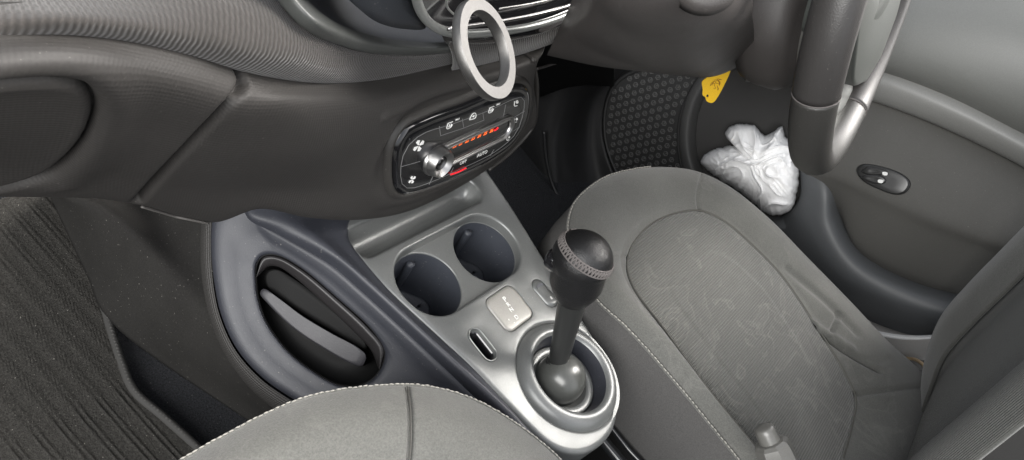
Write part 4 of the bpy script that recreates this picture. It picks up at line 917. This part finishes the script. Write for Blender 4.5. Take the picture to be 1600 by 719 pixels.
# sill strip and patch under the seat corner
sl = thing('sill_trim', 'light edged grey sill trim in the gap beyond the driver seat corner', 'sill trim', (.62, -.36, -.28))
z0 = AX([(1300, 470, .70), (1380, 510, .69), (1470, 530, .69), (1560, 500, .69)])
z1 = AX([(1318, 498, .66), (1360, 514, .66), (1420, 524, .66), (1495, 518, .66), (1560, 500, .66)])
z2 = AX([(1318, 508, .652), (1360, 522, .652), (1420, 531, .652), (1492, 524, .652), (1560, 508, .652)])
z3 = AX([(1340, 530, .66), (1380, 545, .66), (1420, 560, .66), (1468, 560, .66), (1500, 520, .66)])
SILM = M('sill_grey', (.30, .29, .275), .5, bump='fine', strength=.2)
loft('sill_panel', [z0, z1], 60, 20, SILM, sl, .003)
loft('sill_edge', [z1, z1 * .5 + z2 * .5 + np.array([-.004, 0, .002]), z2], 60, 12, M('sill_edge_grey', (.72, .72, .71), .4), sl, .002)
loft('sill_flap', [z2, z2 * .5 + z3 * .5, z3], 60, 20, SILM, sl, .003)
wire = M('tan_wire', (.33, .24, .14), .6)
cb2 = tube('cable', AX([(1400, 560, .66), (1430, 562, .65), (1444, 572, .645), (1448, 590, .65), (1440, 605, .66)]), .0028, wire, None, n=40)
tag(cb2, 'short tan cable looping on the floor behind the driver seat corner', 'cable', kind='thing')

# ================================================================ LOOSE THINGS
# plastic bag: crumpled white polythene in the door pocket
bag_px = [(1094, 252), (1108, 237), (1132, 229), (1150, 226), (1134, 214), (1135, 202), (1148, 195), (1176, 195), (1196, 211), (1206, 207), (1223, 197), (1226, 212), (1240, 226), (1249, 262), (1246, 300), (1238, 326), (1222, 336), (1198, 334), (1178, 318), (1150, 296), (1118, 276)]
Lb = cr(np.array(bag_px, float), 260, True); Lb += np.array([[1.8 * noise.noise(Vector((i * .23, 0, 0))) + 1.2 * noise.noise(Vector((i * .7, 3, 0))), 1.8 * noise.noise(Vector((i * .21, 7, 0))) + 1.2 * noise.noise(Vector((i * .66, 9, 0)))] for i in range(260)]); cb_ = np.array([1182., 262.])
R = []
def fold(u, v):
    p = Vector((u * .016, v * .016, 0)); q = p + Vector((noise.noise(p * 1.3), noise.noise(p * 1.3 + Vector((5, 3, 1))), 0)) * .8
    a = 1 - abs(noise.noise(q * 1.2)) * 2; b = 1 - abs(noise.noise(q * 2.6 + Vector((9, 1, 4)))) * 2; c = 1 - abs(noise.noise(q * 5.5)) * 2
    return .7 * a ** 5 + .34 * b ** 5 + .05 * c ** 2
for s_ in list(np.linspace(1, .9, 8)) + list(np.linspace(.88, .02, 60)):
    L = cb_ + (Lb - cb_) * s_; ring = []
    for u, v in L:
        dome = math.sqrt(max(0, 1 - s_ ** 3)); h_ = .072 * dome ** .8 + .012 * fold(u, v) * min(1, (1 - s_) * 7)
        # lower lobe fuller than the gathered top
        h_ *= .75 + .35 * min(1, max(0, (v - 210) / 90))
        ring.append(at(u, v, x=.728 - h_))
    R.append(np.array(ring))
back = [np.array([at(u, v, x=.729) for u, v in cb_ + (Lb - cb_) * .6])]
bg_ = rings_mesh('plastic_bag', back + R, BAGM, None)
tag(bg_, 'crumpled white plastic bag stuffed in the door pocket', 'plastic bag', kind='thing')
# yellow tag
ty = [(1097, 128), (1104, 122), (1120, 112), (1141, 110), (1140, 115), (1117, 158), (1112, 161), (1104, 158), (1102, 152), (1098, 149), (1098, 140)]
def YP(L, dx): return np.array([at(a, b, n=(-.8, -.5, .2), p=at(1115, 135, x=.46) + np.array([-.8, -.5, .2]) * dx) for a, b in L])
yl = thing('key_tag', 'bright yellow plastic key tag with handwriting hanging below the steering column', 'key tag', tuple(at(1120, 112, x=.46)))
Vt, Ft = fill_holes(cr(np.array(ty, float), 70, True), [np.array([(1105.5 + 1.8 * math.cos(t), 150 + 2.4 * math.sin(t)) for t in np.linspace(0, 2 * PI, 16, endpoint=False)])], lambda x, y: 0)
yt = mk('tag_plate', YP([(v[0], v[1]) for v in Vt], 0), outward(YP([(v[0], v[1]) for v in Vt], 0), Ft, CP), YEL, yl, smooth=False); solid(yt, .0018)
rd = random.Random(3)
for k in range(7):
    u0_, v0_ = 1110 + rd.uniform(0, 16), 124 + rd.uniform(0, 14)
    pts = [(u0_ + rd.uniform(-4, 4), v0_ + rd.uniform(-4, 4)) for _ in range(5)]
    tube('handwriting', YP(pts, .0006), .00035, INK, yl, n=30, k=5)
# phone-holder ring
rc = at(765, 76, y=.135)
ang = math.radians(9); ncam = np.array([.86 * math.cos(ang), .86 * math.sin(ang) * -1, -.50]); nw_ = RC.T @ ncam
dist = np.linalg.norm(rc - CP); Ro_ = 80 / FPX * (RC[2] @ (rc - CP)); 
hr = thing('phone_holder_ring', 'brushed metal ring of a phone holder hanging before the dashboard', 'phone holder', tuple(rc))
lathe('metal_ring', [(Ro_ * .735, -.0046), (Ro_ * .745, -.0052), (Ro_ * .93, -.0052), (Ro_ * .995, -.0040), (Ro_, -.003), (Ro_, -.0006), (Ro_ * .985, 0), (Ro_ * .755, 0), (Ro_ * .735, -.0008), (Ro_ * .735, -.0046)], ALU, hr, org=tuple(rc), axis=tuple(nw_), n=96, autos=30, cap=False)
tube('holder_arm', [rc + RC.T @ np.array([-.012, -.030, .006]), rc + RC.T @ np.array([-.012, -.05, .008]), rc + RC.T @ np.array([-.012, -.09, .012])], .008, BLK, hr, n=14)
bpy.context.view_layer.update()
